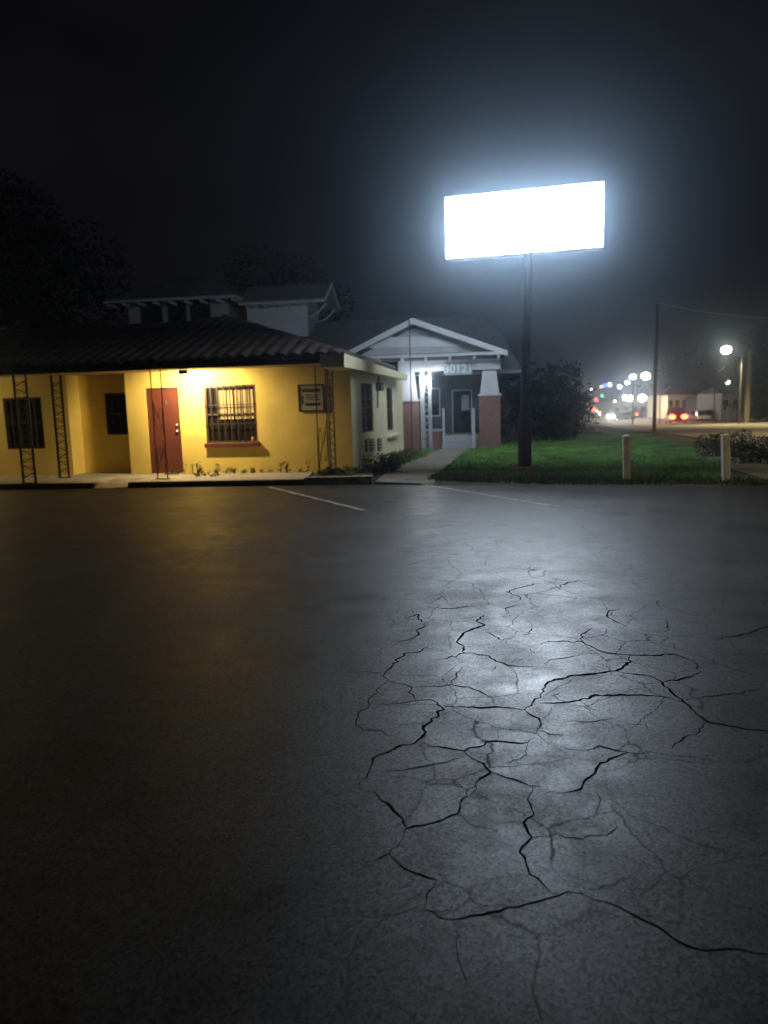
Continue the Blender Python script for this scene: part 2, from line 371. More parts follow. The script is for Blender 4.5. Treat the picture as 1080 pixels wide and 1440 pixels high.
ck(A_, sa, 0.010,
   [(490,625),(555,620),(590,635),(612,657),(595,690),(545,735),(525,790),(485,828),(400,845),(320,880),(285,920),(270,960),(230,1005),(215,1030)],
   [(612,657),(735,658),(870,655),(1005,668)], [(1005,668),(1040,638),(1080,600)], [(1005,668),(1045,700),(1078,725),(1075,760)],
   [(520,828),(560,845),(640,852),(718,865),(790,845),(855,818),(920,822),(1020,825),(1060,800)],
   [(718,865),(745,890),(810,925),(845,965),(795,995),(770,1025),(745,1080)], [(845,965),(910,990),(970,1005),(1030,1030),(1080,1032)])
ck(B_, sa, 0.010,
   [(0,600),(20,555),(70,525),(160,505),(300,493),(360,485),(410,455),(430,410)],
   [(360,485),(400,495),(520,510),(580,538),(625,590),(690,640),(740,690),(800,730),(870,740),(960,760),(1080,772),(1160,770)],
   [(580,538),(650,530),(720,510),(765,488)], [(0,637),(100,635),(185,625),(240,605),(320,600),(440,600),(540,603),(630,610)],
   [(420,872),(350,895),(275,935),(260,970),(215,1000),(195,1045),(130,1060),(20,1070)], [(0,765),(40,785),(110,790)])
ck(B_, sa, 0.006,
   [(765,488),(740,450),(700,430),(640,405),(520,412),(430,410),(320,400),(270,385),(200,345),(40,345),(0,360)],
   [(200,345),(195,310),(245,285)], [(185,625),(220,650),(265,675)], [(800,730),(740,785),(680,800),(625,855)],
   [(90,840),(130,855),(220,862),(280,840),(350,860),(420,872),(490,878),(510,905)], [(130,725),(260,725),(345,710)],
   [(410,735),(500,742),(550,775)], [(830,335),(910,322),(1000,300),(1080,275),(1160,255)], [(690,625),(860,600),(960,590),(1080,570)],
   [(600,245),(610,290),(590,300)], [(625,350),(640,385)], [(380,190),(320,205),(320,230),(400,272)], [(20,450),(40,435),(210,405)],
   [(80,90),(130,65),(200,55)], [(555,150),(560,180)], [(120,640),(60,600),(90,590)])
ck(C_, sc, 0.0095,
   [(110,15),(155,35),(200,75),(222,110),(280,98),(345,75),(350,50),(385,10)], [(180,170),(215,205),(255,220),(295,232),(270,265),(265,300)],
   [(265,300),(335,325),(400,315),(460,297),(530,285),(580,270),(640,265)],
   [(580,270),(545,240),(515,220),(505,190),(495,155),(520,130),(500,97),(520,65),(515,30),(520,8)],
   [(640,265),(700,285),(760,315),(830,350),(880,385),(930,400),(990,395),(1080,408),(1160,415)])
ck(C_, sc, 0.0045,
   [(222,110),(215,130),(180,170),(150,185),(90,220)], [(345,75),(385,105),(440,115)],
   [(520,130),(600,132),(640,135),(700,125),(722,110),(715,90)], [(640,265),(690,245),(750,228)], [(335,325),(342,400),(352,440),(370,480)],
   [(265,300),(200,315),(140,335)], [(500,97),(440,100)], [(930,400),(960,415)],
   [(670,20),(680,50),(670,75)])
rnd = random.Random(3); cm = MB()
for pl, w in CR:
    P = [gnd(x, y) for x, y in pl]; Q = [P[0]]
    for a, b in zip(P, P[1:]):
        L_ = (b - a).length; n = max(2, int(L_ / 0.03)); d = (b - a).normalized(); q = Vector((-d.y, d.x, 0))
        for i in range(1, n + 1):
            k = i / n; j = min(0.009, L_ * 0.08) * (0 if i == n else 1); Q.append(a.lerp(b, k) + q * rnd.gauss(0, j))
    vs = []; n = len(Q)
    for i, p in enumerate(Q):
        d = (Q[min(i + 1, n - 1)] - Q[max(i - 1, 0)]).normalized(); q = Vector((-d.y, d.x, 0))
        e = min(1, i / 9 + 0.3, (n - 1 - i) / 9 + 0.3); fo = 1 + abs(d.x) * (min(2.1, max(1.0, 0.40 * p.y)) - 1); ww = (w / 0.010) ** 0.7 * (1.55 + 0.4 * max(0.0, min(1.0, (4.5 - p.y) / 2))) * fo * p.y / F_PX * (0.5 + 0.8 * rnd.random()) * e
        vs += [(p.x - q.x * ww, p.y - q.y * ww, 0.0012), (p.x + q.x * ww, p.y + q.y * ww, 0.0012)]
    cm.add(vs, [(2 * i, 2 * i + 2, 2 * i + 3, 2 * i + 1) for i in range(n - 1)])
tag(cm.build('pavement_cracks', 'crack', fix=False), 'branching dark cracks across the parking lot asphalt', kind='structure')

def strip(name, px0, px1, w, m, z, lab):
    a = gnd(*px0, 0); b = gnd(*px1, 0); d = (b - a).normalized(); q = Vector((-d.y, d.x, 0)) * w / 2; n = 24; mb = MB(); vs = []
    for i in range(n + 1):
        p = a.lerp(b, i / n); vs += [(*(p - q * (0.8 + 0.3 * rnd.random())).xy, z), (*(p + q * (0.8 + 0.3 * rnd.random())).xy, z)]
    mb.add(vs, [(2 * i, 2 * i + 2, 2 * i + 3, 2 * i + 1) for i in range(n)])
    return tag(mb.build(name, m, fix=False), lab, kind='structure')
strip('parking_line', (378, 685), (512, 718), 0.10, 'line', 0.006, 'worn painted line on asphalt near the yellow corner')
strip('parking_line', (592, 681), (822, 719), 0.10, 'line', 0.006, 'long worn painted line on asphalt below the lawn')

# lawn, road, sidewalk
def G(*pts): return [gnd(*p) for p in pts]
lawnA = G((612, 671), (740, 674), (880, 676), (1020, 678), (1140, 680))
lawnB = G((662, 631), (700, 618), (835, 611), (905, 612), (1015, 650), )
tag(ribbon(lawnA, lawnB, 40, 24, 0.012).build('lawn', 'lawn', fix=False), 'mown lawn soil beneath the grass', kind='structure')
l2A = G((566, 655), (600, 643)); l2B = G((575, 636), (618, 630))
tag(ribbon(l2A, l2B, 8, 6, 0.012).build('lawn', 'lawn', fix=False), 'small lawn patch left of the porch path', kind='structure')
pA = G((527, 679), (545, 664), (580, 648), (623, 632)); pB = G((610, 682), (612, 668), (640, 648), (664, 631))
tag(ribbon(pA, pB, 20, 6, 0.022).build('path', 'walk', fix=False), 'pale concrete path leading to the porch steps', kind='structure')
sA = G((835, 603), (885, 612), (960, 626), (1080, 655), (1200, 690)); sB = G((835, 606), (880, 616), (950, 636), (1060, 670), (1180, 712))
tag(ribbon(sA, sB, 60, 4, 0.02).build('sidewalk', 'walk', fix=False), 'pale sidewalk running along the street verge', kind='structure')
rA = G((800, 593), (835, 597), (919, 608), (983, 616), (1080, 634), (1300, 680)); rB = G((800, 574), (835, 577), (900, 582), (960, 587), (1080, 590), (1300, 592))
tag(ribbon(rA, rB, 80, 16, 0.01).build('road', 'road', fix=False), 'lamp lit street curving away past the lawn', kind='structure')
# verge apron between road and shops
vA = G((835, 576), (900, 581), (960, 586), (1080, 589), (1300, 591)); vB = G((835, 571), (900, 573), (960, 574), (1080, 573), (1300, 570))
tag(ribbon(vA, vB, 40, 8, 0.02).build('forecourt', 'walk', fix=False), 'pale forecourt in front of the far shops', kind='structure')

def inpoly(x, y, P):
    c = False; n = len(P)
    for i in range(n):
        a, b = P[i], P[(i + 1) % n]
        if (a.y > y) != (b.y > y) and x < (b.x - a.x) * (y - a.y) / (b.y - a.y) + a.x: c = not c
    return c
def blades(name, polys, dens, lab, hmin=0.03, hmax=0.09, m='grass'):
    mb = MB(); vs = []; fs = []
    for P in polys:
        x0, x1 = min(p.x for p in P), max(p.x for p in P); y0, y1 = min(p.y for p in P), max(p.y for p in P)
        for _ in range(int((x1 - x0) * (y1 - y0) * dens)):
            x, y = random.uniform(x0, x1), random.uniform(y0, y1)
            if not inpoly(x, y, P): continue
            if random.random() < 0.35 * (math.sin(x * 1.9) * math.sin(y * 1.3 + x) + 0.6): continue
            a = random.uniform(0, 6.28); w = random.uniform(0.006, 0.014) * (1 + y / 20); h = random.uniform(hmin, hmax)
            b = random.uniform(-0.04, 0.04); z = terr(y) + 0.005; i = len(vs)
            vs += [(x - math.cos(a) * w, y - math.sin(a) * w, z), (x + math.cos(a) * w, y + math.sin(a) * w, z), (x + b, y + random.uniform(-0.04, 0.04), z + h)]
            fs.append((i, i + 1, i + 2))
    mb.add(vs, fs); return tag(mb.build(name, m, fix=False), lab, 'grass', kind='stuff')
blades('grass', [lawnA[:4] + lawnB[::-1], l2A + l2B[::-1]], 420, 'short green grass growing across the lawn beneath the bright sign')
vg = G((600, 677), (760, 682), (1080, 683), (1180, 684), (1180, 676), (880, 673), (612, 668))
blades('grass', [vg], 500, 'ragged dry grass along the edge of the asphalt', 0.03, 0.12, 'weed')

# ------------------------------------------------------------------ motel
C = gnd(497, 662, 0.12)
YAW = R(9)
F = Fr(C, (math.cos(YAW), -math.sin(YAW)))
E = gnd(568, 638, 0.05)
S = Fr(C, ((E - C).x, (E - C).y)); S_LEN = ((E - C).xy).length
FAR = -19.0; ZW = 2.62
motel = thing('motel_building', F.pt(-4, 2, 0), 'low yellow stucco motel with red door, barred windows and dark tiled roof', 'building')
def hole(Fm, x0, y0, x1, y1, t=0):
    s0, z1 = Fm.pix(x0, y0, t); s1, z0 = Fm.pix(x1, y1, t); return (s0, s1, z0, z1)
s174 = F.pix(180, 600)[0]; s95 = F.pix(98, 600)[0]
d = hole(F, 204, 546, 250, 665); door = (d[0], d[0] + 0.84, 0.12, d[3])
w1 = hole(F, 286, 543, 363, 622)
wall(F, s174, 0, 0.0, ZW, 0, 0.22, [door, w1]).build('wall', 'yellow', motel)
w2 = hole(F, 146, 553, 182, 611, 0.55); w2 = (w2[0], s174 - 0.10, w2[2], w2[3])
wall(F, s95, s174, 0.0, ZW, 0.55, 0.75, [w2]).build('wall', 'yellow', motel)
MB().fbox(F, s174, s174 + 0.2, 0, ZW, 0.222, 0.75).build('wall', 'yellow', motel)
w3 = hole(F, 3, 560, 64, 631)
wall(F, FAR, s95, 0.0, ZW, 0, 0.2, [w3, (-13.5, -12.2, 1.0, 2.3), (-16.5, -15.6, 0.12, 2.2)]).build('wall', 'yellow', motel)
MB().fbox(F, s95 - 0.2, s95, 0, ZW, 0.202, 0.75).build('wall', 'yellow', motel)
# side wall (cream)
sw1 = hole(S, 507, 538, 526, 606); sw2 = hole(S, 543, 545, 554, 604)
wall(S, 0.02, S_LEN, 0.0, ZW - 0.02, -0.003, 0.2, [sw1, sw2]).build('side_wall', 'cream', motel)
# back walls
MB().fbox(F, FAR, -0.3, 0, ZW, 7.0, 7.2).build('rear_wall', 'yellow', motel)
MB().fbox(F, FAR, FAR + 0.2, 0, ZW, 0.2, 7.0).build('end_wall', 'yellow', motel)

def window(parent, Fm, w, t, bars=5, hb=2, curt=True, sill=True, room='glass'):
    s0, s1, z0, z1 = w; fw = 0.045; mb = MB()
    mb.fbox(Fm, s0, s1, z1 - fw, z1, t + 0.03, t + 0.10).fbox(Fm, s0, s1, z0, z0 + fw, t + 0.03, t + 0.10)
    mb.fbox(Fm, s0, s0 + fw, z0 + fw, z1 - fw, t + 0.03, t + 0.10).fbox(Fm, s1 - fw, s1, z0 + fw, z1 - fw, t + 0.03, t + 0.10)
    zm = (z0 + z1) / 2; mb.fbox(Fm, s0 + fw, s1 - fw, zm - 0.02, zm + 0.02, t + 0.045, t + 0.09)
    fr = mb.build('window', 'frame', parent)
    MB().fbox(Fm, s0 + fw, s1 - fw, z0 + fw, z1 - fw, t + 0.10, t + 0.115).build('pane', 'glass', fr)
    b = MB()
    for i in range(1, bars + 1):
        s_ = s0 + (s1 - s0) * i / (bars + 1); b.fbox(Fm, s_ - 0.009, s_ + 0.009, z0 + 0.01, z1 - 0.01, t + 0.004, t + 0.022)
    for i in range(1, hb + 1):
        z_ = z0 + (z1 - z0) * i / (hb + 1); b.fbox(Fm, s0, s1, z_ - 0.009, z_ + 0.009, t - 0.012, t + 0.002)
    b.build('security_bars', 'iron', fr)
    if curt:   # pale curtain folds drawn close behind the upper glass, mounted on the frame
        c = MB(); n = 18; a0 = s0 + (s1 - s0) * 0.26; a1 = s1 - fw; zt = z1 - fw - 0.07; zb = zm - 0.12
        vs = []
        for i in range(n + 1):
            q = a0 + (a1 - a0) * i / n; tt = t + 0.085 - 0.018 * (i % 2); vs += [Fm.pt(q, tt, zb), Fm.pt(q, tt, zt)]
        c.add(vs, [(2 * i, 2 * i + 2, 2 * i + 3, 2 * i + 1) for i in range(n)])
        c.build('curtain', 'curtain', fr, fix=False)
    if sill:
        MB().fbox(Fm, s0 - 0.03, s1 + 0.05, z0 - 0.10, z0 - 0.002, t - 0.10, t + 0.028).build('sill', 'sill', fr)
    return fr
window(motel, F, w1, 0.0, 7, 2)
window(motel, F, w2, 0.55, 3, 2, curt=False, sill=False)
window(motel, F, w3, 0.0, 4, 1, curt=False, sill=False)
window(motel, F, (-13.5, -12.2, 1.0, 2.3), 0.0, 5, 2, False)
window(motel, S, sw1, 0.0, 2, 2, False, False)
window(motel, S, sw2, 0.0, 1, 2, False, False)
# doors
def mkdoor(dd):
    dr = MB().fbox(F, dd[0] + 0.03, dd[1] - 0.03, dd[2] + 0.01, dd[3] - 0.03, 0.05, 0.10).build('door', 'door', motel)
    MB().sphere(F.pt(dd[1] - 0.10, 0.02, 1.15), 0.033, 8).build('door_handle', 'chrome', dr)
    MB().sphere(F.pt(dd[1] - 0.10, 0.025, 1.3), 0.028, 8).build('door_lock', 'chrome', dr)
    n_ = MB(); n_.fbox(F, (dd[0] + dd[1]) / 2 + 0.05, (dd[0] + dd[1]) / 2 + 0.10, 1.78, 1.90, 0.035, 0.048).build('door_knocker', 'chrome', dr)
    f = MB().fbox(F, dd[0] - 0.0, dd[0] + 0.03, dd[2], dd[3], 0.02, 0.12).fbox(F, dd[1] - 0.03, dd[1], dd[2], dd[3], 0.02, 0.12).fbox(F, dd[0] + 0.03, dd[1] - 0.03, dd[3] - 0.03, dd[3], 0.02, 0.12)
    f.build('door_frame', 'frame', dr)
mkdoor(door); mkdoor((-16.5, -15.6, 0.12, 2.2))

# roof: height field with tile rolls
EAVE_T = -1.10; ZE = 2.72
sA_, zA_ = F.pix(318, 449, 3.0)
RX = F.pix(484, 497, EAVE_T)[0]
k_f = (zA_ - ZE) / (3.0 - EAVE_T)
k_r = (zA_ - ZE) / max(0.5, (RX - sA_))
zmain = F.pix(90, 468, 3.0)[1]
def rz(s_, t_):
    fz = ZE + k_f * (t_ - EAVE_T); bz = zA_ - k_f * (t_ - 3.0)
    rz_ = ZE + k_r * (RX - s_); lz = max(zmain, zA_ - 0.17 * (sA_ - s_))
    return min(fz, bz, rz_, lz)
rm = MB(); ns = int((RX - FAR + 0.6) / 0.0333); ntt = 26; vs = []; T1 = 3.0 + (zA_ - ZE) / k_f
for j in range(ntt + 1):
    t_ = EAVE_T + (T1 - EAVE_T) * j / ntt
    for i in range(ns + 1):
        s_ = RX - (RX - FAR + 0.6) * i / ns; fr_ = (s_ / 0.3) % 1.0
        vs.append(F.pt(s_, t_, rz(s_, t_) + 0.075 * abs(math.sin(math.pi * fr_)) + (0.016 * ((j * 3) % 2))))
rm.add(vs, [(j * (ns + 1) + i, j * (ns + 1) + i + 1, (j + 1) * (ns + 1) + i + 1, (j + 1) * (ns + 1) + i) for j in range(ntt) for i in range(ns)])
rf = rm.build('roof', 'darkroof', motel, fix=False)
sm = rf.modifiers.new('thickness', 'SOLIDIFY'); sm.thickness = 0.05; sm.offset = -1
MB().fbox(F, FAR - 0.5, RX - 0.02, ZE - 0.135, ZE - 0.035, EAVE_T + 0.03, EAVE_T + 0.07).build('fascia', 'frame', motel)
MB().fbox(F, FAR - 0.5, RX - 0.05, ZE - 0.13, ZE - 0.105, EAVE_T + 0.072, 0.60).build('soffit', 'tan', motel)
# side eave, pale fascia running back along the cream wall
sf = MB(); a = at(484, 497, 16.6); b = at(573, 527, 23.0); a2 = at(484, 516, 16.6); b2 = at(573, 534, 23.0)
n_ = Vector(((b - a).y, -(b - a).x, 0)).normalized() * -0.55
sf.hexa([a2, b2, b2 + n_, a2 + n_, a, b, b + n_, a + n_])
sf.build('side_fascia', 'cream', motel)
# vents, meter with conduit on the side wall
for (x0, y0, x1, y1) in ((513, 618, 518, 634), (519.5, 618, 525, 634), (530, 617, 535, 633)):
    h = hole(S, x0, y0, x1, y1); v_ = MB().fbox(S, h[0], h[1], h[2], h[3], -0.05, -0.006)
    o = v_.build('vent', 'frame', motel); lm = MB()
    for q in range(4): z_ = h[2] + (h[3] - h[2]) * (q + 0.5) / 4; lm.fbox(S, h[0] + 0.01, h[1] - 0.01, z_ - 0.012, z_ + 0.012, -0.062, -0.052)
    lm.build('louvre', 'cream', o)
h = hole(S, 528, 538, 532, 550)
me_ = MB().fbox(S, h[0], h[1], h[2], h[3], -0.16, -0.006).build('electric_meter', 'iron', motel)
MB().tube([S.pt((h[0] + h[1]) / 2, -0.05, ZW - 0.1), S.pt((h[0] + h[1]) / 2, -0.05, h[3])], 0.02).build('conduit', 'iron', me_); MB().tube([S.pt(h[0] + 0.05, -0.05, h[2]), S.pt(h[0] - 0.05, -0.05, h[2] - 0.45)], 0.015).build('conduit', 'iron', me_)
h = hole(S, 551, 609, 557, 612)
MB().fbox(S, sw2[0] - 0.1, sw2[1] + 0.25, sw2[2] - 0.20, sw2[2] - 0.13, -0.12, -0.005).build('ledge', 'cream', motel)
# lamp under the eave (the warm light)
ls, lz_ = F.pix(268, 531, -0.45)
lan = MB().tube([F.pt(ls, -0.75, 2.568), F.pt(ls, -0.75, 2.545)], [0.09, 0.085], 12).build('eave_lamp', 'iron', motel)
MB().tube([F.pt(ls, -0.75, 2.545), F.pt(ls, -0.75, 2.50), F.pt(ls, -0.75, 2.465)], [0.075, 0.07, 0.03], 12).build('lamp_glass', 'warm_bulb', lan)
ll = light('lantern_light', F.pt(ls, -0.75, 2.42), LANTERN_W * 2.1, (1.0, 0.75, 0.38), lan, 0.07, 'SPOT', spot_size=R(172), spot_blend=0.45)
ll.rotation_euler = (F.v * 0.72 + V(0, 0, -0.7)).to_track_quat('-Z', 'Y').to_euler()
MB().prism([F.pt(ls - .11, -0.86, 2.568), F.pt(ls - .11, -0.86, 2.47), F.pt(ls + .11, -0.86, 2.47), F.pt(ls + .11, -0.86, 2.568)], F.v * 0.012).build('added_shield', 'iron', lan)  # plate added to keep the lamp's light off the lot

l2 = MB().tube([F.pt(-10.8, -0.6, 2.568), F.pt(-10.8, -0.6, 2.50)], [0.09, 0.08], 12).build('eave_lamp', 'iron', motel)
MB().tube([F.pt(-10.8, -0.6, 2.50), F.pt(-10.8, -0.6, 2.46), F.pt(-10.8, -0.6, 2.42)], [0.075, 0.07, 0.03], 12).build('lamp_glass', 'warm_bulb', l2)
light('eave_light', F.pt(-10.8, -0.7, 2.38), 100, (1.0, 0.75, 0.38), l2, 0.07)
# walkway, kerbs, ramp
kf = lambda px, py, z=0.0: gnd(px, py, z)
K0 = gnd(0, 687); K1 = gnd(428, 682); K2 = gnd(524, 680)
kd = (K1 - K0).normalized(); Kfar = K0 + kd * -12
n2 = Vector((-kd.y, kd.x, 0))
def slabseg(a, b, w, h, name, m, lab, z0=-0.02):
    mb = MB(); d_ = (b - a).normalized(); q = Vector((-d_.y, d_.x, 0)) * w
    mb.hexa([(a.x, a.y, z0), (b.x, b.y, z0), (b.x + q.x, b.y + q.y, z0), (a.x + q.x, a.y + q.y, z0), (a.x, a.y, h), (b.x, b.y, h), (b.x + q.x, b.y + q.y, h), (a.x + q.x, a.y + q.y, h)])
    return tag(mb.build(name, m, bevel=0.015), lab, kind='structure')
R0 = gnd(133, 687); R1 = gnd(180, 686)
slabseg(Kfar, R0, 0.15, 0.12, 'kerb', 'kerbdark', 'dark painted kerb left of the pale ramp')
slabseg(R1, K1, 0.15, 0.12, 'kerb', 'kerbdark', 'dark painted kerb below the red door and big window')
slabseg(K1 + n2 * 0.0, K2, 0.16, 0.16, 'kerb', 'kerbwhite', 'worn white painted kerb at the motel corner')
k3a = gnd(521, 663); k3b = gnd(580, 642)
slabseg(k3a, k3b, 0.2, 0.13, 'kerb', 'kerbwhite', 'short white kerb beside the porch path')
wk = MB(); a = K1 + n2 * 0.153; b = Kfar + n2 * 0.153
wk.prism([(b.x, b.y, -0.02), (R0.x + n2.x * .153, R0.y + n2.y * .153, -0.02), (R0.x + n2.x * .9, R0.y + n2.y * .9, -0.02), (R1.x + n2.x * .9, R1.y + n2.y * .9, -0.02), (R1.x + n2.x * .153, R1.y + n2.y * .153, -0.02),
          (a.x, a.y, -0.02), F.pt(-1.0, 0.02, -0.02), F.pt(s174, 0.02, -0.02), F.pt(s174, 0.57, -0.02), F.pt(s95, 0.57, -0.02), F.pt(s95, 0.02, -0.02), F.pt(FAR, 0.02, -0.02)], (0, 0, 0.135))
tag(wk.build('walkway', 'conc'), 'raised concrete walkway along the motel front', kind='structure')
rp = MB(); q1 = n2 * 0.9
rp.hexa([(R0.x - n2.x*.1, R0.y - n2.y*.1, -0.02), (R1.x - n2.x*.1, R1.y - n2.y*.1, -0.02), (R1.x + q1.x, R1.y + q1.y, -0.02), (R0.x + q1.x, R0.y + q1.y, -0.02),
         (R0.x - n2.x*.1, R0.y - n2.y*.1, 0.012), (R1.x - n2.x*.1, R1.y - n2.y*.1, 0.012), (R1.x + q1.x, R1.y + q1.y, 0.113), (R0.x + q1.x, R0.y + q1.y, 0.113)])
tag(rp.build('ramp', 'walk'), 'pale concrete ramp cut through the dark kerb', kind='structure')

# iron posts
def iron_post(base, width, ang, lab, ztop=2.56, dens=0.30, bars=2, thick=0.011):
    t = thing('iron_post', base, lab, 'post', 'wrought iron porch posts', ang)
    Fp = Fr(base, (math.cos(ang), math.sin(ang))); h0 = base.z
    for i in range(bars):
        s_ = -width / 2 + width * i / (bars - 1); MB().fbox(Fp, s_ - thick, s_ + thick, h0, ztop, -thick, thick).build('bar', 'iron', t)
    sc_ = MB(); z = h0 + 0.12; k = 0
    while z < ztop - dens:
        pts = []
        for j in range(9):
            w = j / 8; sgn = 1 if k % 2 else -1
            pts.append(Fp.pt(sgn * (width / 2 - 0.015) * math.cos(w * math.pi), 0.0, z + w * dens * 0.8))
        sc_.tube(pts, 0.009, 5)
        for sgn in (-1, 1):
            c0 = z + dens * 0.4; pts = [Fp.pt(sgn * (0.02 + width * 0.16 * (1 - math.cos(a_))), 0.0, c0 + math.sin(a_) * dens * 0.28) for a_ in [q * 0.7 for q in range(9)]]
            sc_.tube(pts, 0.007, 4)
        z += dens; k += 1
    sc_.build('scrollwork', 'iron', t)
    MB().fbox(Fp, -width / 2 - 0.04, width / 2 + 0.04, h0 - 0.005, h0 + 0.02, -0.04, 0.04).build('base_plate', 'iron', t)
    return t
iron_post(gnd(42, 680, 0.115), 0.30, -YAW, 'scrolled iron post before the leftmost barred window', thick=0.019, dens=0.17)
iron_post(gnd(91, 672, 0.115), 0.24, -YAW, 'scrolled iron post just left of the recessed brown wall', thick=0.019, dens=0.17)
iron_post(gnd(229, 674, 0.115), 0.24, -YAW, 'thin two bar iron post in front of the red door', dens=0.9, thick=0.010)
iron_post(gnd(456, 667, 0.115), 0.24, -YAW, 'iron post in front of the framed notice', dens=1.4, thick=0.010)
iron_post(gnd(469, 664, 0.115), 0.13, -YAW + R(40), 'narrow scrolled iron post nearest the motel corner', dens=0.16, thick=0.012)

# notice on the wall
nb = hole(F, 419, 541, 457, 578)
cen = F.pt((nb[0] + nb[1]) / 2, -0.02, nb[2])
nbt = thing('wall_notice', cen, 'framed faded notice on the yellow wall behind the iron post', 'sign')
fm = MB().fbox(F, nb[0], nb[1], nb[3] - 0.03, nb[3], -0.045, -0.004).fbox(F, nb[0], nb[1], nb[2], nb[2] + 0.03, -0.045, -0.004)
fm.fbox(F, nb[0], nb[0] + 0.03, nb[2] + 0.03, nb[3] - 0.03, -0.045, -0.004).fbox(F, nb[1] - 0.03, nb[1], nb[2] + 0.03, nb[3] - 0.03, -0.045, -0.004).build('frame', 'frame', nbt)
MB().fbox(F, nb[0] + 0.03, nb[1] - 0.03, nb[2] + 0.03, nb[3] - 0.03, -0.03, -0.004).build('panel', 'plate', nbt)
inkm = MB(); W_ = nb[1] - nb[0]; H_ = nb[3] - nb[2]
def blk(x0, x1, y0, y1): inkm.fbox(F, nb[0] + W_ * x0, nb[0] + W_ * x1, nb[3] - H_ * y1, nb[3] - H_ * y0, -0.034, -0.0305)
x = 0.14
while x < 0.84:
    w = random.uniform(0.03, 0.06); blk(x, x + w, 0.15 + random.uniform(0, .02), 0.29); x += w + 0.025
blk(0.14, 0.20, 0.42, 0.74)
x = 0.26
while x < 0.84:
    w = random.uniform(0.02, 0.05); blk(x, x + w, 0.68, 0.80); x += w + 0.02
for yy in (0.38, 0.46, 0.55):
    x = 0.28 + 0.03 * rnd.random()
    while x < 0.80:
        w = random.uniform(0.02, 0.045); blk(x, x + w, yy, yy + 0.035); x += w + 0.02
inkm.build('lettering', 'ink', nbt)
# cup on the sill
cp = F.pt(w1[1] - 0.10, -0.055, w1[2] - 0.002)
cu = MB().tube([cp, cp + V(0, 0, .005), cp + V(0, 0, .11), cp + V(0, 0, .13)], [0.025, 0.03, 0.038, 0.034], 10)
tag(cu.build('cup', 'terracotta', smooth=True), 'small pink cup on the sill of the big barred window', 'cup')

# weeds
def weed(c, h, n, name=None, lab=None, rad=0.15):
    mb = MB()
    for _ in range(n):
        a = random.uniform(0, 6.28); r = rad * math.sqrt(random.random()); z = random.random() ** 0.8 * h
        p = Vector(c) + V(math.cos(a) * r, math.sin(a) * r, z); l = random.uniform(0.02, 0.05)
        q = V(random.gauss(0, 1), random.gauss(0, 1), random.gauss(0.3, .8)).normalized() * l; q2 = q.cross(V(random.random(), random.random(), 1)).normalized() * l * 0.45
        mb.add([p - q, p + q2, p + q, p - q2], [(0, 1, 2, 3)])
    for _ in range(5):
        a = random.uniform(0, 6.28); mb.tube([Vector(c), Vector(c) + V(math.cos(a) * rad * .6, math.sin(a) * rad * .6, h * 0.9)], 0.004, 3)
    return mb
ws = MB()
for _ in range(40):
    s_ = random.uniform(-5.4, -0.1); t_ = random.uniform(-0.30, -0.05)
    if door[0] - .05 < s_ < door[1] and random.random() < .3: continue
    w_ = weed(F.pt(s_, t_ - (0.6 if random.random() < .25 else 0), 0.11), random.choice([0.06, 0.08, 0.1, 0.14, 0.28]), 16, rad=0.07); ws.add(w_.v, w_.f)
tag(ws.build('weeds', 'weed', fix=False), 'thin weeds sprouting along the foot of the yellow wall', 'weeds', kind='stuff')
ws = MB()
for _ in range(90):
    k = random.random(); p = S.pt(0.0 + k * S_LEN * 0.95, -random.uniform(0.05, 0.55 + 0.3 * (1 - k)), 0.0)
    w_ = weed(p, random.uniform(0.1, 0.45) * (1.2 - k * 0.7), 40, rad=0.14); ws.add(w_.v, w_.f)
for _ in range(22):
    p = F.pt(random.uniform(-0.7, 0.1), random.uniform(-0.7, -0.1), 0.1); w_ = weed(p, random.uniform(0.06, 0.2), 24, rad=0.1); ws.add(w_.v, w_.f)
tag(ws.build('weeds', 'weed', fix=False), 'leafy weeds crowding the foot of the cream side wall', 'weeds', kind='stuff')
# soil bed in the corner
bed = MB(); bp_ = [K1 + n2 * 0.16, K2 + n2 * 0.16, k3a, k3b, S.pt(S_LEN, 0.0, 0), S.pt(0, 0, 0), F.pt(-1.0, 0.02, 0)]
bed.prism([(p.x, p.y, -0.02) for p in bp_], (0, 0, 0.09)); tag(bed.build('soil_bed', 'dirt'), 'dark soil bed round the motel corner', kind='structure')

# ------------------------------------------------------------------ bungalow with porch
YH = R(7)
HB = gnd(680, 631)
H = Fr(HB, (math.cos(YH), -math.sin(YH)))    # plane of the porch piers
house = thing('bungalow_house', H.pt(-3, 3, 0), 'grey and white bungalow with gabled porch, brick piers and upper dormers', 'house')
def hp(px, py, t=0): a = H.pix(px, py, t); return a
# gable roof of the porch
TF = -0.9; TB = 5.2
ap = hp(580, 448, TF); le = hp(486, 496, TF); re = hp(714, 494, TF)
roof = MB(); th = 0.13
for (q, w) in ((le, -1), (re, 1)):
    P = [H.pt(ap[0], TF, ap[1]), H.pt(q[0], TF, q[1]), H.pt(q[0], TB, q[1]), H.pt(ap[0], TB, ap[1])]
    roof.prism(P, (0, 0, -th))
porch = roof.build('porch_roof', 'slate', house)
# barge boards (white)
bb = MB()
for q in (le, re):
    P = [H.pt(ap[0], TF - 0.05, ap[1] + 0.02), H.pt(q[0], TF - 0.05, q[1] + 0.02), H.pt(q[0], TF - 0.05, q[1] - 0.16), H.pt(ap[0], TF - 0.05, ap[1] - 0.18)]
    bb.prism(P, H.v * 0.045)
bb.build('barge_board', 'white', porch)
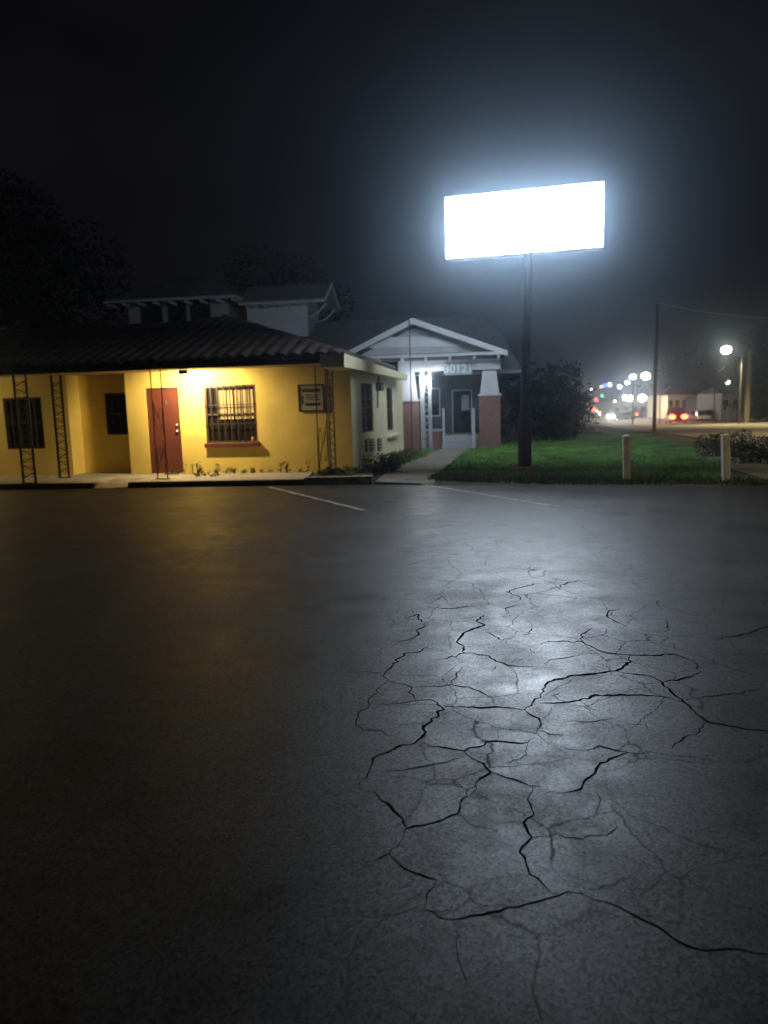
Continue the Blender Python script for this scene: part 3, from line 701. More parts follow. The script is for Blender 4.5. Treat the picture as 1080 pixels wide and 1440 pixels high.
# gable panel with siding, set back
gt = -0.25; mb = MB()
zc = hp(600, 497, gt)[1]; 
mb.prism([H.pt(le[0] + 0.35, gt, zc), H.pt(re[0] - 0.35, gt, zc), H.pt(ap[0], gt, ap[1] - 0.25)], H.v * 0.1)
gp = mb.build('gable_wall', 'greywall', house)
# lighter middle panel
p1 = hp(505, 490, gt - 0.03); p2 = hp(650, 486, gt - 0.03); p3 = hp(612, 474, gt - 0.03); p4 = hp(548, 474, gt - 0.03)
MB().prism([H.pt(*[p[0], gt - 0.045, p[1]]) for p in (p1, p2, p3, p4)], H.v * 0.04).build('gable_panel', 'white', gp)
# front chord with rafter tails
zb = hp(640, 499, TF)[1]
MB().fbox(H, le[0] + 0.75, re[0], zb - 0.04, zb + 0.06, TF - 0.052, TF + 0.02).build('fascia', 'white', house)
for i in range(6):
    s_ = le[0] + 1.1 + (re[0] - le[0] - 1.4) * i / 5; MB().fbox(H, s_ - 0.035, s_ + 0.035, zb - 0.17, zb - 0.045, TF - 0.02, gt).build('rafter_tail', 'white', house)
MB().fbox(H, le[0] + 0.2, re[0] - 0.1, zb - 0.11, zb - 0.042, gt + 0.0, TB).build('porch_ceiling', 'bluegrey', house)
# beam
b0 = hp(575, 508); b1 = hp(704, 524)
zb2 = b1[1] + 0.12
MB().fbox(H, hp(560, 520)[0], b1[0], zb2, zb - 0.115, -0.12, 0.2).build('beam', 'white', house)
# piers: tapering white upper, brick lower
def pier(x0, x1, ys_, nm):
    s0 = hp(x0, 600)[0]; s1 = hp(x1, 600)[0]; zm = hp(x0, ys_)[1]; w = 0.08
    b = MB().fbox(H, s0, s1, -0.05, zm, -0.1, 0.65).build('pier', 'brick', house)
    MB().fbox(H, s0 - 0.04, s1 + 0.04, zm, zm + 0.07, -0.14, 0.69).build('cap', 'white', b)
    u = MB(); u.hexa([H.pt(s0 + .04, -0.06, zm + .07), H.pt(s1 - .04, -0.06, zm + .07), H.pt(s1 - .04, .6, zm + .07), H.pt(s0 + .04, .6, zm + .07),
                      H.pt(s0 + w + .06, 0.0, zb2 - .003), H.pt(s1 - w - .06, 0.0, zb2 - .003), H.pt(s1 - w - .06, .5, zb2 - .003), H.pt(s0 + w + .06, .5, zb2 - .003)])
    u.build('column', 'white', b)
pier(674, 704, 557, 'r'); pier(563, 590, 565, 'l')
# right eave beam going back and porch rear walls
MB().fbox(H, b1[0] - 0.35, b1[0] - 0.1, zb2, zb - 0.115, 0.202, TB).build('beam', 'white', house)
sL, sR = hp(560, 600)[0] - 2.5, hp(704, 600)[0]
dz = hp(648, 548, 2.6)[1]; d0, d1 = hp(636, 590, 2.6)[0], hp(664, 590, 2.6)[0]
wl = wall(H, sL, sR, 0, zb - 0.115, 2.6, 2.8, [(d0, d1, 0.45, dz), (d0 - 1.15, d0 - 0.45, 1.1, 2.2)]); wl.build('wall', 'bluegrey', house)
ent = MB().fbox(H, d0 + .04, d1 - .04, 0.47, dz - .04, 2.68, 2.72).build('door', 'glass', house)
tr_ = MB().fbox(H, d0, d0 + .04, .45, dz, 2.62, 2.75).fbox(H, d1 - .04, d1, .45, dz, 2.62, 2.75).fbox(H, d0 + .04, d1 - .04, dz - .04, dz, 2.62, 2.75).build('door_frame', 'white', ent)
MB().sphere(H.pt(d1 - 0.12, 2.65, 1.35), 0.035, 8).build('door_handle', 'chrome', ent)
MB().fbox(H, (d0 + d1) / 2 - 0.02, d1 - 0.12, 1.3, dz - 0.2, 2.665, 2.678).build('door_curtain', 'greywall', ent)
wf = MB().fbox(H, d0 - 1.15, d0 - .45, 1.1, 1.15, 2.58, 2.7).fbox(H, d0 - 1.15, d0 - .45, 2.15, 2.2, 2.58, 2.7).fbox(H, d0 - 1.15, d0 - 1.1, 1.15, 2.15, 2.58, 2.7).fbox(H, d0 - .5, d0 - .45, 1.15, 2.15, 2.58, 2.7).build('window', 'white', house)
MB().fbox(H, d0 - 1.1, d0 - .5, 1.15, 2.15, 2.66, 2.68).build('pane', 'glass', wf)
# porch floor, steps, low wall with cap, newel posts, trellis column
MB().fbox(H, hp(592, 600)[0], sR - 0.02, -0.05, 0.44, 0.66, 2.6).build('porch_floor', 'conc', house)
st = MB(); s0, s1 = hp(622, 625)[0], hp(668, 625)[0]
for i in range(3): st.fbox(H, s0, s1, -0.05, 0.15 + 0.145 * i, -0.35 + 0.33 * i, 0.655 if i == 2 else -0.35 + 0.33 * (i + 1) - 0.002)
st.build('steps', 'greywall', house)
for (xa, xb) in ((623, 626), (664, 668)):
    a_ = hp(xa, 600)[0]; b_ = hp(xb, 600)[0]; MB().fbox(H, a_, b_, 0, hp(xa, 574)[1], -0.40, -0.32).build('newel_post', 'white', house)
lw0, lw1 = hp(598, 615)[0], hp(621, 615)[0]; lz = hp(600, 607)[1]
lwo = MB().fbox(H, lw0, lw1, -0.05, lz, 0.0, 0.25).build('low_wall', 'brick', house)
MB().fbox(H, lw0 - .03, lw1 + .02, lz, lz + .08, -0.04, 0.29).build('coping', 'conc', lwo)
tc0, tc1 = hp(592, 600)[0], hp(608, 600)[0]
tcx = MB().fbox(H, tc0, tc0 + .16, 0, zb2 - .003, -.1, -.03).fbox(H, tc1 - .12, tc1, 0.0, zb2 - .003, -.1, -.03)
n = 11
for i in range(n):
    z0 = 0.15 + (zb2 - .3) * i / n; z1 = 0.15 + (zb2 - .3) * (i + 1) / n
    if i % 2: tcx.tube([H.pt(tc0 + .05, -.065, z0), H.pt(tc1 - .05, -.065, z1)], 0.016, 4)
    else: tcx.tube([H.pt(tc1 - .05, -.065, z0), H.pt(tc0 + .05, -.065, z1)], 0.016, 4)
tcx.build('trellis_column', 'greywall', house)
# porch lamp (bright white)
pl_s, pl_z = hp(600, 535, -0.3)
lamp = MB().fbox(H, pl_s - .05, pl_s + .05, pl_z + .14, zb2, -.46, -.38).tube([H.pt(pl_s, -.42, pl_z + .11), H.pt(pl_s, -.42, pl_z + .15)], [.11, .05], 10).build('porch_lamp', 'iron', house)
MB().sphere(H.pt(pl_s, -.42, pl_z), 0.10, 12).build('lamp_globe', 'white_bulb', lamp)
light('porch_light', H.pt(pl_s - .1, -1.0, pl_z - 0.02), PORCH_W * 1.2, (0.9, 0.95, 1.0), lamp, 0.12)
# thin mast pipe in front of the gable
mp_ = hp(579, 600, TF - 0.1)[0]
MB().tube([H.pt(mp_, TF - 0.1, 0), H.pt(mp_, TF - 0.1, ap[1] - 0.05)], 0.022, 6).build('service_pipe', 'polem', house)

# main body behind the porch
TM = 5.0; ML = hp(250, 500, TM)[0]; MR = hp(724, 520, TM)[0] - 0.3
mw = wall(H, ML, MR, 0, 2.9, TM - 0.4, TM - 0.2, []); mw.build('wall', 'bluegrey', house)
MB().fbox(H, MR - 0.2, MR, 0, 2.9, TM - 0.197, TM + 8).build('wall', 'bluegrey', house)
ez = hp(728, 526, 2.2)[1]; rid = hp(690, 443, TM + 3.2)
rx0 = ML - 0.5; rx1 = hp(733, 530, 2.2)[0]
zE2 = 2.75; zR2 = rid[1]; t0 = 1.9; t1 = TM + 3.2; sr = rid[0]
mr_ = MB(); P = [H.pt(rx0, t0, zE2), H.pt(rx1, t0, zE2), H.pt(sr, t1, zR2), H.pt(rx0, t1, zR2), H.pt(rx1, 2 * t1 - t0, zE2), H.pt(rx0, 2 * t1 - t0, zE2)]
mr_.add(P, [(0, 1, 2, 3), (1, 4, 2), (4, 5, 3, 2), (0, 3, 5)])
o = mr_.build('main_roof', 'slate', house, fix=False); s_ = o.modifiers.new('thickness', 'SOLIDIFY'); s_.thickness = 0.12; s_.offset = -1

# upper storey with dormers: left hipped part
TU = 6.0
U = Fr(H.pt(0, TU, 0), (math.cos(YH), -math.sin(YH)))
def up(px, py, t=0): return U.pix(px, py, t)
uL, uR = up(180, 430)[0], up(320, 430)[0]; zt = up(250, 418)[1]; zlo = up(300, 470)[1] - 0.6
uw = [(up(196, 430)[0], up(228, 430)[0], up(250, 462)[1] - .3, zt - 0.12), (up(234, 430)[0], up(262, 430)[0], up(250, 462)[1] - .3, zt - 0.12), (up(266, 430)[0], up(296, 430)[0], up(250, 462)[1] - .3, zt - 0.12)]
wall(U, uL, uR, zlo, zt, 0, 0.2, uw).build('upper_wall', 'greywall', house)
for w_ in uw:
    a0, a1, z0, z1 = w_; f_ = MB().fbox(U, a0, a0 + .05, z0, z1, .02, .1).fbox(U, a1 - .05, a1, z0, z1, .02, .1).fbox(U, a0 + .05, a1 - .05, z1 - .05, z1, .02, .1).fbox(U, a0 + .05, a1 - .05, z0, z0 + .05, .02, .1)
    f_ = f_.build('window', 'bluegrey', house); MB().fbox(U, a0 + .05, a1 - .05, z0 + .05, z1 - .05, .06, .08).build('pane', 'glass', f_)
MB().fbox(U, uR - 0.2, uR, zlo, zt, 0.202, 4.0).build('upper_wall', 'bluegrey', house); MB().fbox(U, uL, uL + .2, zlo, zt, 0.202, 4.0).build('upper_wall', 'bluegrey', house)
eL = up(145, 424, -0.9); eR = up(330, 412, -0.9); apx = up(272, 390, 2.0)
zE = (eL[1] + eR[1]) / 2; ur = MB()
P = [U.pt(eL[0], -.9, zE), U.pt(eR[0] , -.9, zE), U.pt(eR[0] , 4.9, zE), U.pt(eL[0], 4.9, zE), U.pt(apx[0] - .6, 2.0, apx[1]), U.pt(apx[0] + .3, 2.0, apx[1])]
ur.add(P, [(0, 1, 5, 4), (1, 2, 5), (2, 3, 4, 5), (3, 0, 4)])
o = ur.build('upper_roof', 'slate', house, fix=False); s_ = o.modifiers.new('thickness', 'SOLIDIFY'); s_.thickness = 0.08; s_.offset = -1
MBf = MB().fbox(U, eL[0], eR[0], zE - .13, zE - .045, -.93, -.89).fbox(U, eR[0] - .04, eR[0], zE - .13, zE - .045, -.888, 3); MBf.build('fascia', 'white', o)
for i in range(9):
    q = eL[0] + .15 + (eR[0] - eL[0] - .3) * i / 8; MB().fbox(U, q - .04, q + .04, zE - .24, zE - .135, -.86, 0.0).build('rafter_tail', 'white', o)
# right dormer: wall facing camera, gable facing right
D0, D1 = up(347, 440, 0.4)[0], up(432, 440, 0.4)[0]; dzt = up(400, 424, 0.4)[1]
MB().fbox(U, D0, D1, zlo - .3, dzt, 0.4, 0.6).build('dormer_wall', 'white', house)
rg = up(464, 398, 1.6); ev = up(440, 421, 0.0)
DR = rg[0] + 0.05; zr = rg[1]; ze = ev[1] + .03
MB().prism([U.pt(D1, .602, zlo - .3), U.pt(D1, 2.9, zlo - .3), U.pt(D1, 2.9, dzt), U.pt(D1, 1.6, zr - .2), U.pt(D1, .602, dzt)], -U.u * .2).build('dormer_gable', 'greywall', house)
dr = MB().prism([U.pt(D0 - .2, -0.1, ze), U.pt(DR, -0.1, ze), U.pt(DR, 1.6, zr), U.pt(D0 - .2, 1.6, zr)], (0, 0, -.07)).prism([U.pt(D0 - .2, 3.3, ze), U.pt(DR, 3.3, ze), U.pt(DR, 1.6, zr), U.pt(D0 - .2, 1.6, zr)], (0, 0, -.07)).build('dormer_roof', 'slate', house)
bb = MB()
for tt in (-0.1, 3.3): bb.prism([U.pt(DR + .005, tt, ze + .03), U.pt(DR + .005, 1.6, zr + .03), U.pt(DR + .005, 1.6, zr - .14), U.pt(DR + .005, tt, ze - .12)], U.u * .05)
bb.fbox(U, D0 - .2, DR, ze - .16, ze - .072, -.13, -.09)
bb.build('barge_board', 'white', dr)
for tt in (0.5, 2.7): MB().tube([U.pt(D1, tt, ze - .75), U.pt(D1 + (DR - D1) * .55, tt, ze - .5), U.pt(DR - .05, tt, ze - .16)], .045, 6).build('bracket', 'white', dr)
for i in range(8):
    q = D0 + .1 + (D1 - D0 - .1) * i / 7; MB().fbox(U, q - .035, q + .035, ze - .24, ze - .165, -.05, .4).build('rafter_tail', 'white', dr)

# house number board hanging from the beam
nb0, nb1 = hp(625, 520, -.2)[0], hp(664, 520, -.2)[0]; z1n = hp(645, 510, -.2)[1]; z0n = hp(645, 527, -.2)[1]
num = thing('house_number_sign', H.pt((nb0 + nb1) / 2, -.2, z0n), 'pale house number board hung under the porch beam', 'sign')
MB().fbox(H, nb0, nb1, z0n, z1n, -.20, -.16).build('board', 'numplate', num)
tcu = bpy.data.curves.new('number_text', 'FONT'); tcu.body = '30121'; tcu.size = (z1n - z0n) * 0.98; tcu.extrude = 0.006; tcu.align_x = 'CENTER'; tcu.align_y = 'CENTER'; tcu.offset = 0.012
to = bpy.data.objects.new('number_text', tcu); COL.objects.link(to)
to.matrix_world = Matrix.Translation(H.pt((nb0 + nb1) / 2, -.208, (z0n + z1n) / 2)) @ Matrix.Rotation(-YH, 4, 'Z') @ Matrix.Rotation(R(90), 4, 'X')
bpy.context.view_layer.update()
dg = bpy.context.evaluated_depsgraph_get(); me = bpy.data.meshes.new_from_object(to.evaluated_get(dg)); mw_ = to.matrix_world.copy()
bpy.data.objects.remove(to)
me.transform(mw_); me.materials.clear(); me.materials.append(M['numtext']); to = bpy.data.objects.new('numerals', me); COL.objects.link(to)
to.parent = num; to.matrix_parent_inverse = num.matrix_world.inverted()
for q in (nb0 + .1, nb1 - .1): MB().tube([H.pt(q, -.18, z1n), H.pt(q, -.18, zb - .1)], .008, 5).build('hanger', 'iron', num)

# ------------------------------------------------------------------ big lit sign
SB = gnd(738, 663)
D_s = SB.y
yaw_s = R(15)
SF = Fr(SB, (math.cos(yaw_s), -math.sin(yaw_s)))
sign = thing('illuminated_sign', SB, 'tall pole sign with glowing blank white panel over the lawn', 'sign')
s0, zt_ = SF.pix(628, 273); s1, _ = SF.pix(849, 255); zbm = SF.pix(631, 366)[1]; zbr = SF.pix(850, 353)[1]; zt_ -= 0.12; ztr = SF.pix(849, 255)[1]
cab = MB().fbox(SF, s0, s1, zbm, zt_, -.20, .20).build('cabinet', 'rim', sign, bevel=0.01)
MB().fbox(SF, s0 + .006, s1 - .006, zbm + .006, zt_ - .006, -.215, -.202).build('lit_panel', 'signface', cab)
MB().fbox(SF, s0 + .006, s1 - .006, zbm + .006, zt_ - .006, .202, .215).build('lit_panel', 'signface', cab)
px_ = SF.pt((s0 + s1) / 2, 0, 0); pm = Vector((SB.x, SB.y, 0)).lerp(px_, 0.0)
pt_ = SF.pt(SF.pix(743, 380)[0], 0, zbm - 0.0)
MB().tube([(SB.x, SB.y, 0), (SB.x, SB.y, 1.35), (SB.x, SB.y, 1.36), (pt_.x, pt_.y, zbm)], [0.165, 0.15, 0.10, 0.085], 16).build('pole', 'polem', sign, smooth=False)
MB().tube([(SB.x, SB.y, -0.05), (SB.x, SB.y, 0.10), (SB.x, SB.y, 0.13)], [0.40, 0.38, 0.30], 9).build('footing', mat('footing', (0.22, 0.14, 0.10), .9, .5, 6, .5, 20), sign)

# bollards
def bollard(px, py, lab, lean=0):
    b = gnd(px, py); t = thing('bollard', b, lab, 'bollard', 'cream posts at the edge of the lot')
    p = MB().box((b.x, b.y, 0.44), (0.13, 0.13, 0.92)).build('post', 'post', t, bevel=0.015)
    MB().add([(b.x - .065, b.y - .065, .902), (b.x + .065, b.y - .065, .902), (b.x + .065, b.y + .065, .902), (b.x - .065, b.y + .065, .902), (b.x, b.y, .93)],
             [(0, 1, 4), (1, 2, 4), (2, 3, 4), (3, 0, 4), (3, 2, 1, 0)]).build('cap', 'post', t)
    t.rotation_euler = (0, R(lean), 0)
bollard(881, 676, 'cream wooden post at the lot edge nearer the sign pole', -1.5)
bollard(1021, 678, 'cream wooden post in front of the round dark shrub', -3)

# ------------------------------------------------------------------ trees and shrubs
def crown(mb, centres, n, size, rng):
    vs = []; fs = []
    for c, r, squ in centres:
        k = int(n * r * r)
        for _ in range(k):
            d_ = V(rng.gauss(0, 1), rng.gauss(0, 1), rng.gauss(0, 1)).normalized(); rr = r * (0.55 + 0.5 * rng.random() ** 0.5)
            p = c + V(d_.x * rr, d_.y * rr, d_.z * rr * squ); l = size * rng.uniform(.6, 1.4)
            q = V(rng.gauss(0, 1), rng.gauss(0, 1), rng.gauss(0, .7)).normalized() * l; q2 = q.cross(V(rng.gauss(0, 1), rng.gauss(0, 1), rng.gauss(0, 1))).normalized() * l * .5
            i = len(vs); vs += [p - q, p + q2, p + q, p - q2]; fs.append((i, i + 1, i + 2, i + 3))
    mb.add(vs, fs)
def tree(base, h, w, lab, seed, m='leaf', group=None, nlf=90, leaf=0.13, low=0.35, name='tree', ncl=16):
    rng = random.Random(seed); b = Vector(base); t = thing(name, b, lab, 'tree' if name != 'shrub' else 'shrub', group)
    tk = MB(); r0 = h * 0.028; tk.tube([b + V(0, 0, -.1), b + V(rng.uniform(-.1, .1), 0, h * .3), b + V(rng.uniform(-.3, .3), 0, h * .6), b + V(0, 0, h * .85)], [r0 * 1.3, r0, r0 * .6, r0 * .15], 8)
    cs = []
    for i in range(ncl):
        a = rng.uniform(0, 6.28); zz = rng.uniform(low, .93); rr = w * .5 * math.sin(min(1, (1.05 - zz) / .55) * 1.5) * math.sqrt(rng.random())
        c = b + V(math.cos(a) * rr, math.sin(a) * rr, h * zz); cs.append((c, w * rng.uniform(.14, .25), rng.uniform(.6, .9)))
        if i % 2 == 0: tk.tube([b + V(0, 0, h * (zz - .22)), (b + V(0, 0, h * (zz - .12))).lerp(c, .5), c], [r0 * .5, r0 * .3, r0 * .1], 5)
    tk.build('trunk', 'bark', t, smooth=True); cm_ = MB(); crown(cm_, cs, nlf, leaf, rng); cm_.build('crown', m, t, fix=False)
    return t
def gp_(px, D, dz=0): p = at(px, 600, D); return V(p.x, p.y, terr(p.y) + dz)
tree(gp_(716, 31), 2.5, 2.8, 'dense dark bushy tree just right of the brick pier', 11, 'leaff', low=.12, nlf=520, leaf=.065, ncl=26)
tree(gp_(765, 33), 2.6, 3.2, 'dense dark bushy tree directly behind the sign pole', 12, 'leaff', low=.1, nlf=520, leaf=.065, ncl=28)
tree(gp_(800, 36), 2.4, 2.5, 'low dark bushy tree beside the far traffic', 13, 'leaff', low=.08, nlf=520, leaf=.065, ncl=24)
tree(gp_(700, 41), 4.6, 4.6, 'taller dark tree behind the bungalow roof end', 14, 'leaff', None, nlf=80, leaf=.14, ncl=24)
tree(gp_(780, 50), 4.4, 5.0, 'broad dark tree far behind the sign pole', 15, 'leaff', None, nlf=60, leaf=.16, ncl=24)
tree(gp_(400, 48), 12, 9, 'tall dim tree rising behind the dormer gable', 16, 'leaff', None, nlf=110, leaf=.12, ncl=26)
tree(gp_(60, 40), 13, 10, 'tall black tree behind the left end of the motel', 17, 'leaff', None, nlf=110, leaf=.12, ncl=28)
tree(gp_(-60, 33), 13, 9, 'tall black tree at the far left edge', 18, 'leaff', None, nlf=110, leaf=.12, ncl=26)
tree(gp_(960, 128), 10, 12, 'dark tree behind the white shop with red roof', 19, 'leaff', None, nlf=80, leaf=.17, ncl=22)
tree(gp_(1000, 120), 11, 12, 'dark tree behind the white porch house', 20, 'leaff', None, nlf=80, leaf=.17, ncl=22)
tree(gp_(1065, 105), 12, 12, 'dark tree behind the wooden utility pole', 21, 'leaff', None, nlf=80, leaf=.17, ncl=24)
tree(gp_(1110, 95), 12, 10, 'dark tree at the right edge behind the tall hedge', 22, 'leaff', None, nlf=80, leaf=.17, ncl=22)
def shrub(px0, px1, pyb, h, lab, seed, m, D=None, n=900, leaf=.05, group=None, nm='shrub', dep=None):
    rng = random.Random(seed); a = gnd(px0, pyb); b = gnd(px1, pyb)
    if D: a = gp_(px0, D); b = gp_(px1, D)
    c = (a + b) / 2; w = (b - a).length; t = thing(nm, c, lab, 'shrub' if nm == 'shrub' else 'hedge', group)
    cs = []; k = max(5, int(w / h * 4))
    for i in range(k):
        f = (i + .5) / k; cs.append((a.lerp(b, f) + V(rng.uniform(-.1, .1), rng.uniform(-.3, .3) * h, h * rng.uniform(.35, .62)), h * rng.uniform(.38, .5), .95))
    cm_ = MB(); crown(cm_, cs, n, leaf, rng); cm_.build('foliage', m, t, fix=False)
    st_ = MB()
    for i in range(k): f = (i + .5) / k; st_.tube([a.lerp(b, f), a.lerp(b, f) + V(rng.uniform(-.1, .1), 0, h * .7)], [.03, .012], 5)
    st_.build('stem', 'bark', t)
shrub(990, 1048, 642, .72, 'round dark shrub behind the right cream post', 31, 'leaf', n=5200, leaf=.027)
shrub(1040, 1110, 652, .62, 'low dark shrub at the right edge beside the sidewalk', 32, 'leaf', n=5200, leaf=.027)
shrub(1046, 1120, 590, 2.2, 'tall dull green hedge at the right edge across the street', 33, 'leafl', D=88, n=160, leaf=.12, nm='hedge')

# ------------------------------------------------------------------ street: lamps, poles, signals
def street_lamp(px, py, D, lab, white=False, W_=None, r=0.26, side=-1, arm=1.6, grp='street lamps along the far street'):
    hd = at(px, py, D); gz = terr(D); bx = hd.x - side * arm
    t = thing('street_lamp', V(bx, D, gz), lab, 'street lamp', grp)
    MB().tube([(bx, D, gz), (bx, D, hd.z - .3), (bx + side * arm * .3, D, hd.z + .1), (hd.x - side * .1, D, hd.z + .14)], [.11, .08, .06, .05], 8).build('pole', 'darkwood', t)
    hm = MB(); hm.tube([(hd.x - side * .4, D, hd.z + .16), (hd.x + side * .35, D, hd.z + .16)], [.08, .2], 8); hm.build('lamp_head', 'rim', t)
    MB().sphere(hd, r * 1.15, 12, .8).build('lens', 'street_lens_w' if white else 'street_lens', t)
    down_light('street_light', hd + V(0, -.1, -.5), (W_ or STREET_W) * 1.7, (1.0, .90, .80) if white else (1.0, .80, .42), t, .25)
lamps = [(908, 529, 100, 'largest round glowing lamp of the far cluster', False, 3500, .50),
         (890, 530, 118, 'round glowing lamp just left of the largest one', True, 2500, .42),
         (882, 538, 135, 'small lamp low between two bright street lamps', True, 1500, .32),
         (871, 544, 150, 'small white street lamp third from the blue sign', True, 1500, .34),
         (857, 541, 170, 'small white street lamp right of the blue sign', True, 1200, .36),
         (833, 548, 200, 'leftmost small white street lamp beside the blue sign', True, 1000, .34),
         (1021, 492, 75, 'highest oval street lamp near the wooden utility pole', False, 4500, .42),
         (1023, 537, 110, 'small round street lamp above the white porch house', False, 1800, .30)]
for i, (px, py, D, lab, wt, w_, r) in enumerate(lamps): street_lamp(px, py, D, lab, wt, w_, r, side=-1 if px > 1000 else 1)
p = at(1190, 400, 52)
def off_lamp(x, D, z, lab, w_):
    t = thing('street_lamp', V(x + 1.6, D, terr(D)), lab, 'street lamp', 'street lamps along the near roadside')
    MB().tube([(x + 1.6, D, terr(D)), (x + 1.6, D, z), (x, D, z + .3)], [.11, .08, .05], 8).build('pole', 'wood', t)
    MB().tube([(x + .5, D, z + .3), (x - .3, D, z + .28)], [.08, .2], 8).build('lamp_head', 'rim', t)
    MB().sphere((x, D, z + .08), .22, 12, .6).build('lens', 'street_lens', t)
    down_light('street_light', (x, D, z - .25), w_ * 3.0, (1.0, .80, .40), t, .25)
off_lamp(36, 58, 7.0, 'street lamp beyond the right edge lighting the near road', 6000)
off_lamp(15.5, 9, 6.5, 'street lamp near the right side of the parking lot', 560)
off_lamp(23, 33, 7.5, 'street lamp beside the near road right of the dark shrub', 1900)
def lot_lamp(px, py, D, lab, r=.4, w_=700):
    hd = at(px, py, D); gz = terr(D); t = thing('lamp_post', V(hd.x, D, gz), lab, 'lamp post', 'low lamps in front of the far shops')
    MB().tube([(hd.x, D, gz), (hd.x, D, hd.z - r * .7)], [.08, .06], 8).build('pole', 'darkwood', t)
    MB().tube([(hd.x, D, hd.z + r * .8), (hd.x, D, hd.z + r * 1.1)], [r * .8, .1], 10).build('lamp_cap', 'rim', t)
    MB().sphere(hd, r, 12, .85).build('globe', 'street_lens_w', t)
    down_light('post_light', hd + V(0, -.1, -r * 1.3), w_, (1, .9, .75), t, .2).data.energy = w_ * .4
lot_lamp(903, 560, 118, 'large low white lamp under the biggest street lamp', .62, 1100)
lot_lamp(886, 560, 124, 'low white lamp right half of the touching pair', .52)
lot_lamp(879, 559, 128, 'low white lamp left half of the touching pair', .46)
lot_lamp(865, 566, 140, 'small dim lamp low above the silver car', .34, 400)
# unlit lamp heads
for (px, py, D, lab) in ((938, 547, 90, 'unlit slanted lamp head right of the dark utility pole'), (1015, 519, 95, 'unlit slanted lamp head between the two right lamps')):
    hd = at(px, py, D); gz = terr(D); t = thing('street_lamp', V(hd.x - .8, D, gz), lab, 'street lamp', 'street lamps along the far street')
    MB().tube([(hd.x - .8, D, gz), (hd.x - .8, D, hd.z - .8), (hd.x - .3, D, hd.z - .25)], [.06, .05, .04], 6).build('pole', 'darkwood', t)
    MB().tube([hd + V(-.4, 0, -.3), hd + V(.4, 0, .3)], [.06, .12], 8).build('lamp_head', 'rim', t)
# utility poles
def upole(px, pyt, pyb, r, m, lab, D=None, xarm=True):
    b = gnd(px, pyb); D = D or b.y; b = gp_(px, D); top = at(px + 1, pyt, D)
    t = thing('utility_pole', b, lab, 'utility pole', 'utility poles by the street')
    MB().tube([b + V(0, 0, -.1), V(b.x, b.y, top.z)], [r, r * .75], 10).build('pole', m, t)
    if xarm:
        z = top.z - .5; MB().box((b.x, b.y - .12, z), (1.6, .09, .11)).build('crossarm', m, t)
        im = MB()
        for q in (-.7, -.3, .3, .7): im.tube([(b.x + q, b.y - .12, z + .055), (b.x + q, b.y - .12, z + .2)], [.04, .03], 6)
        im.build('insulator', 'rim', t)
    return t, b, top
_, pb, ptp = upole(920, 424, 614, .10, 'darkwood', 'dark slender utility pole standing at the far lawn edge', D=40, xarm=False)
upole(1050, 494, 588, .30, 'wood', 'pale wooden pole rising beside the tall hedge', D=82, xarm=False)
wz = at(921, 425, 40); we = at(1200, 445, 30)
wm = MB(); pts = [wz.lerp(we, i / 14) + V(0, 0, -.35 * math.sin(math.pi * i / 14)) for i in range(15)]
wm.tube(pts, .018, 5); tag(wm.build('overhead_wire', 'rim'), 'thin overhead wire running right from the dark utility pole', 'wire')
# signals and lit shop sign
def signal(px, py, D, m, lab):
    hd = at(px, py, D); gz = terr(D); t = thing('traffic_light', V(hd.x + 1.2, D, gz), lab, 'traffic light', 'traffic lights at the far crossing')
    MB().tube([(hd.x + 1.2, D, gz), (hd.x + 1.2, D, hd.z + .5), (hd.x, D, hd.z + .6)], [.09, .07, .05], 6).build('pole', 'darkwood', t)
    MB().box((hd.x, D, hd.z), (.4, .3, 1.1)).build('housing', 'darkwood', t)
    MB().sphere((hd.x, D - .2, hd.z + .1), .34, 10).build('signal_lamp', m, t)
signal(838, 563, 150, 'redl', 'far traffic light glowing red at the left')
signal(846, 557, 150, 'greenl', 'far traffic light glowing faint green')
c = at(851, 542, 160)
t = thing('shop_sign', V(c.x, 160, terr(160)), 'tiny lit sign, blue with a yellow end, among street lamps', 'sign')
MB().tube([(c.x, 160, terr(160)), (c.x, 160, c.z - .4)], [.1, .08], 6).build('pole', 'darkwood', t)
MB().box((c.x + .1, 160, c.z), (1.2, .2, .75)).build('blue_panel', 'blue', t)
MB().box((c.x - .85, 160, c.z - .25), (.55, .2, .5)).build('yellow_panel', 'amber', t)

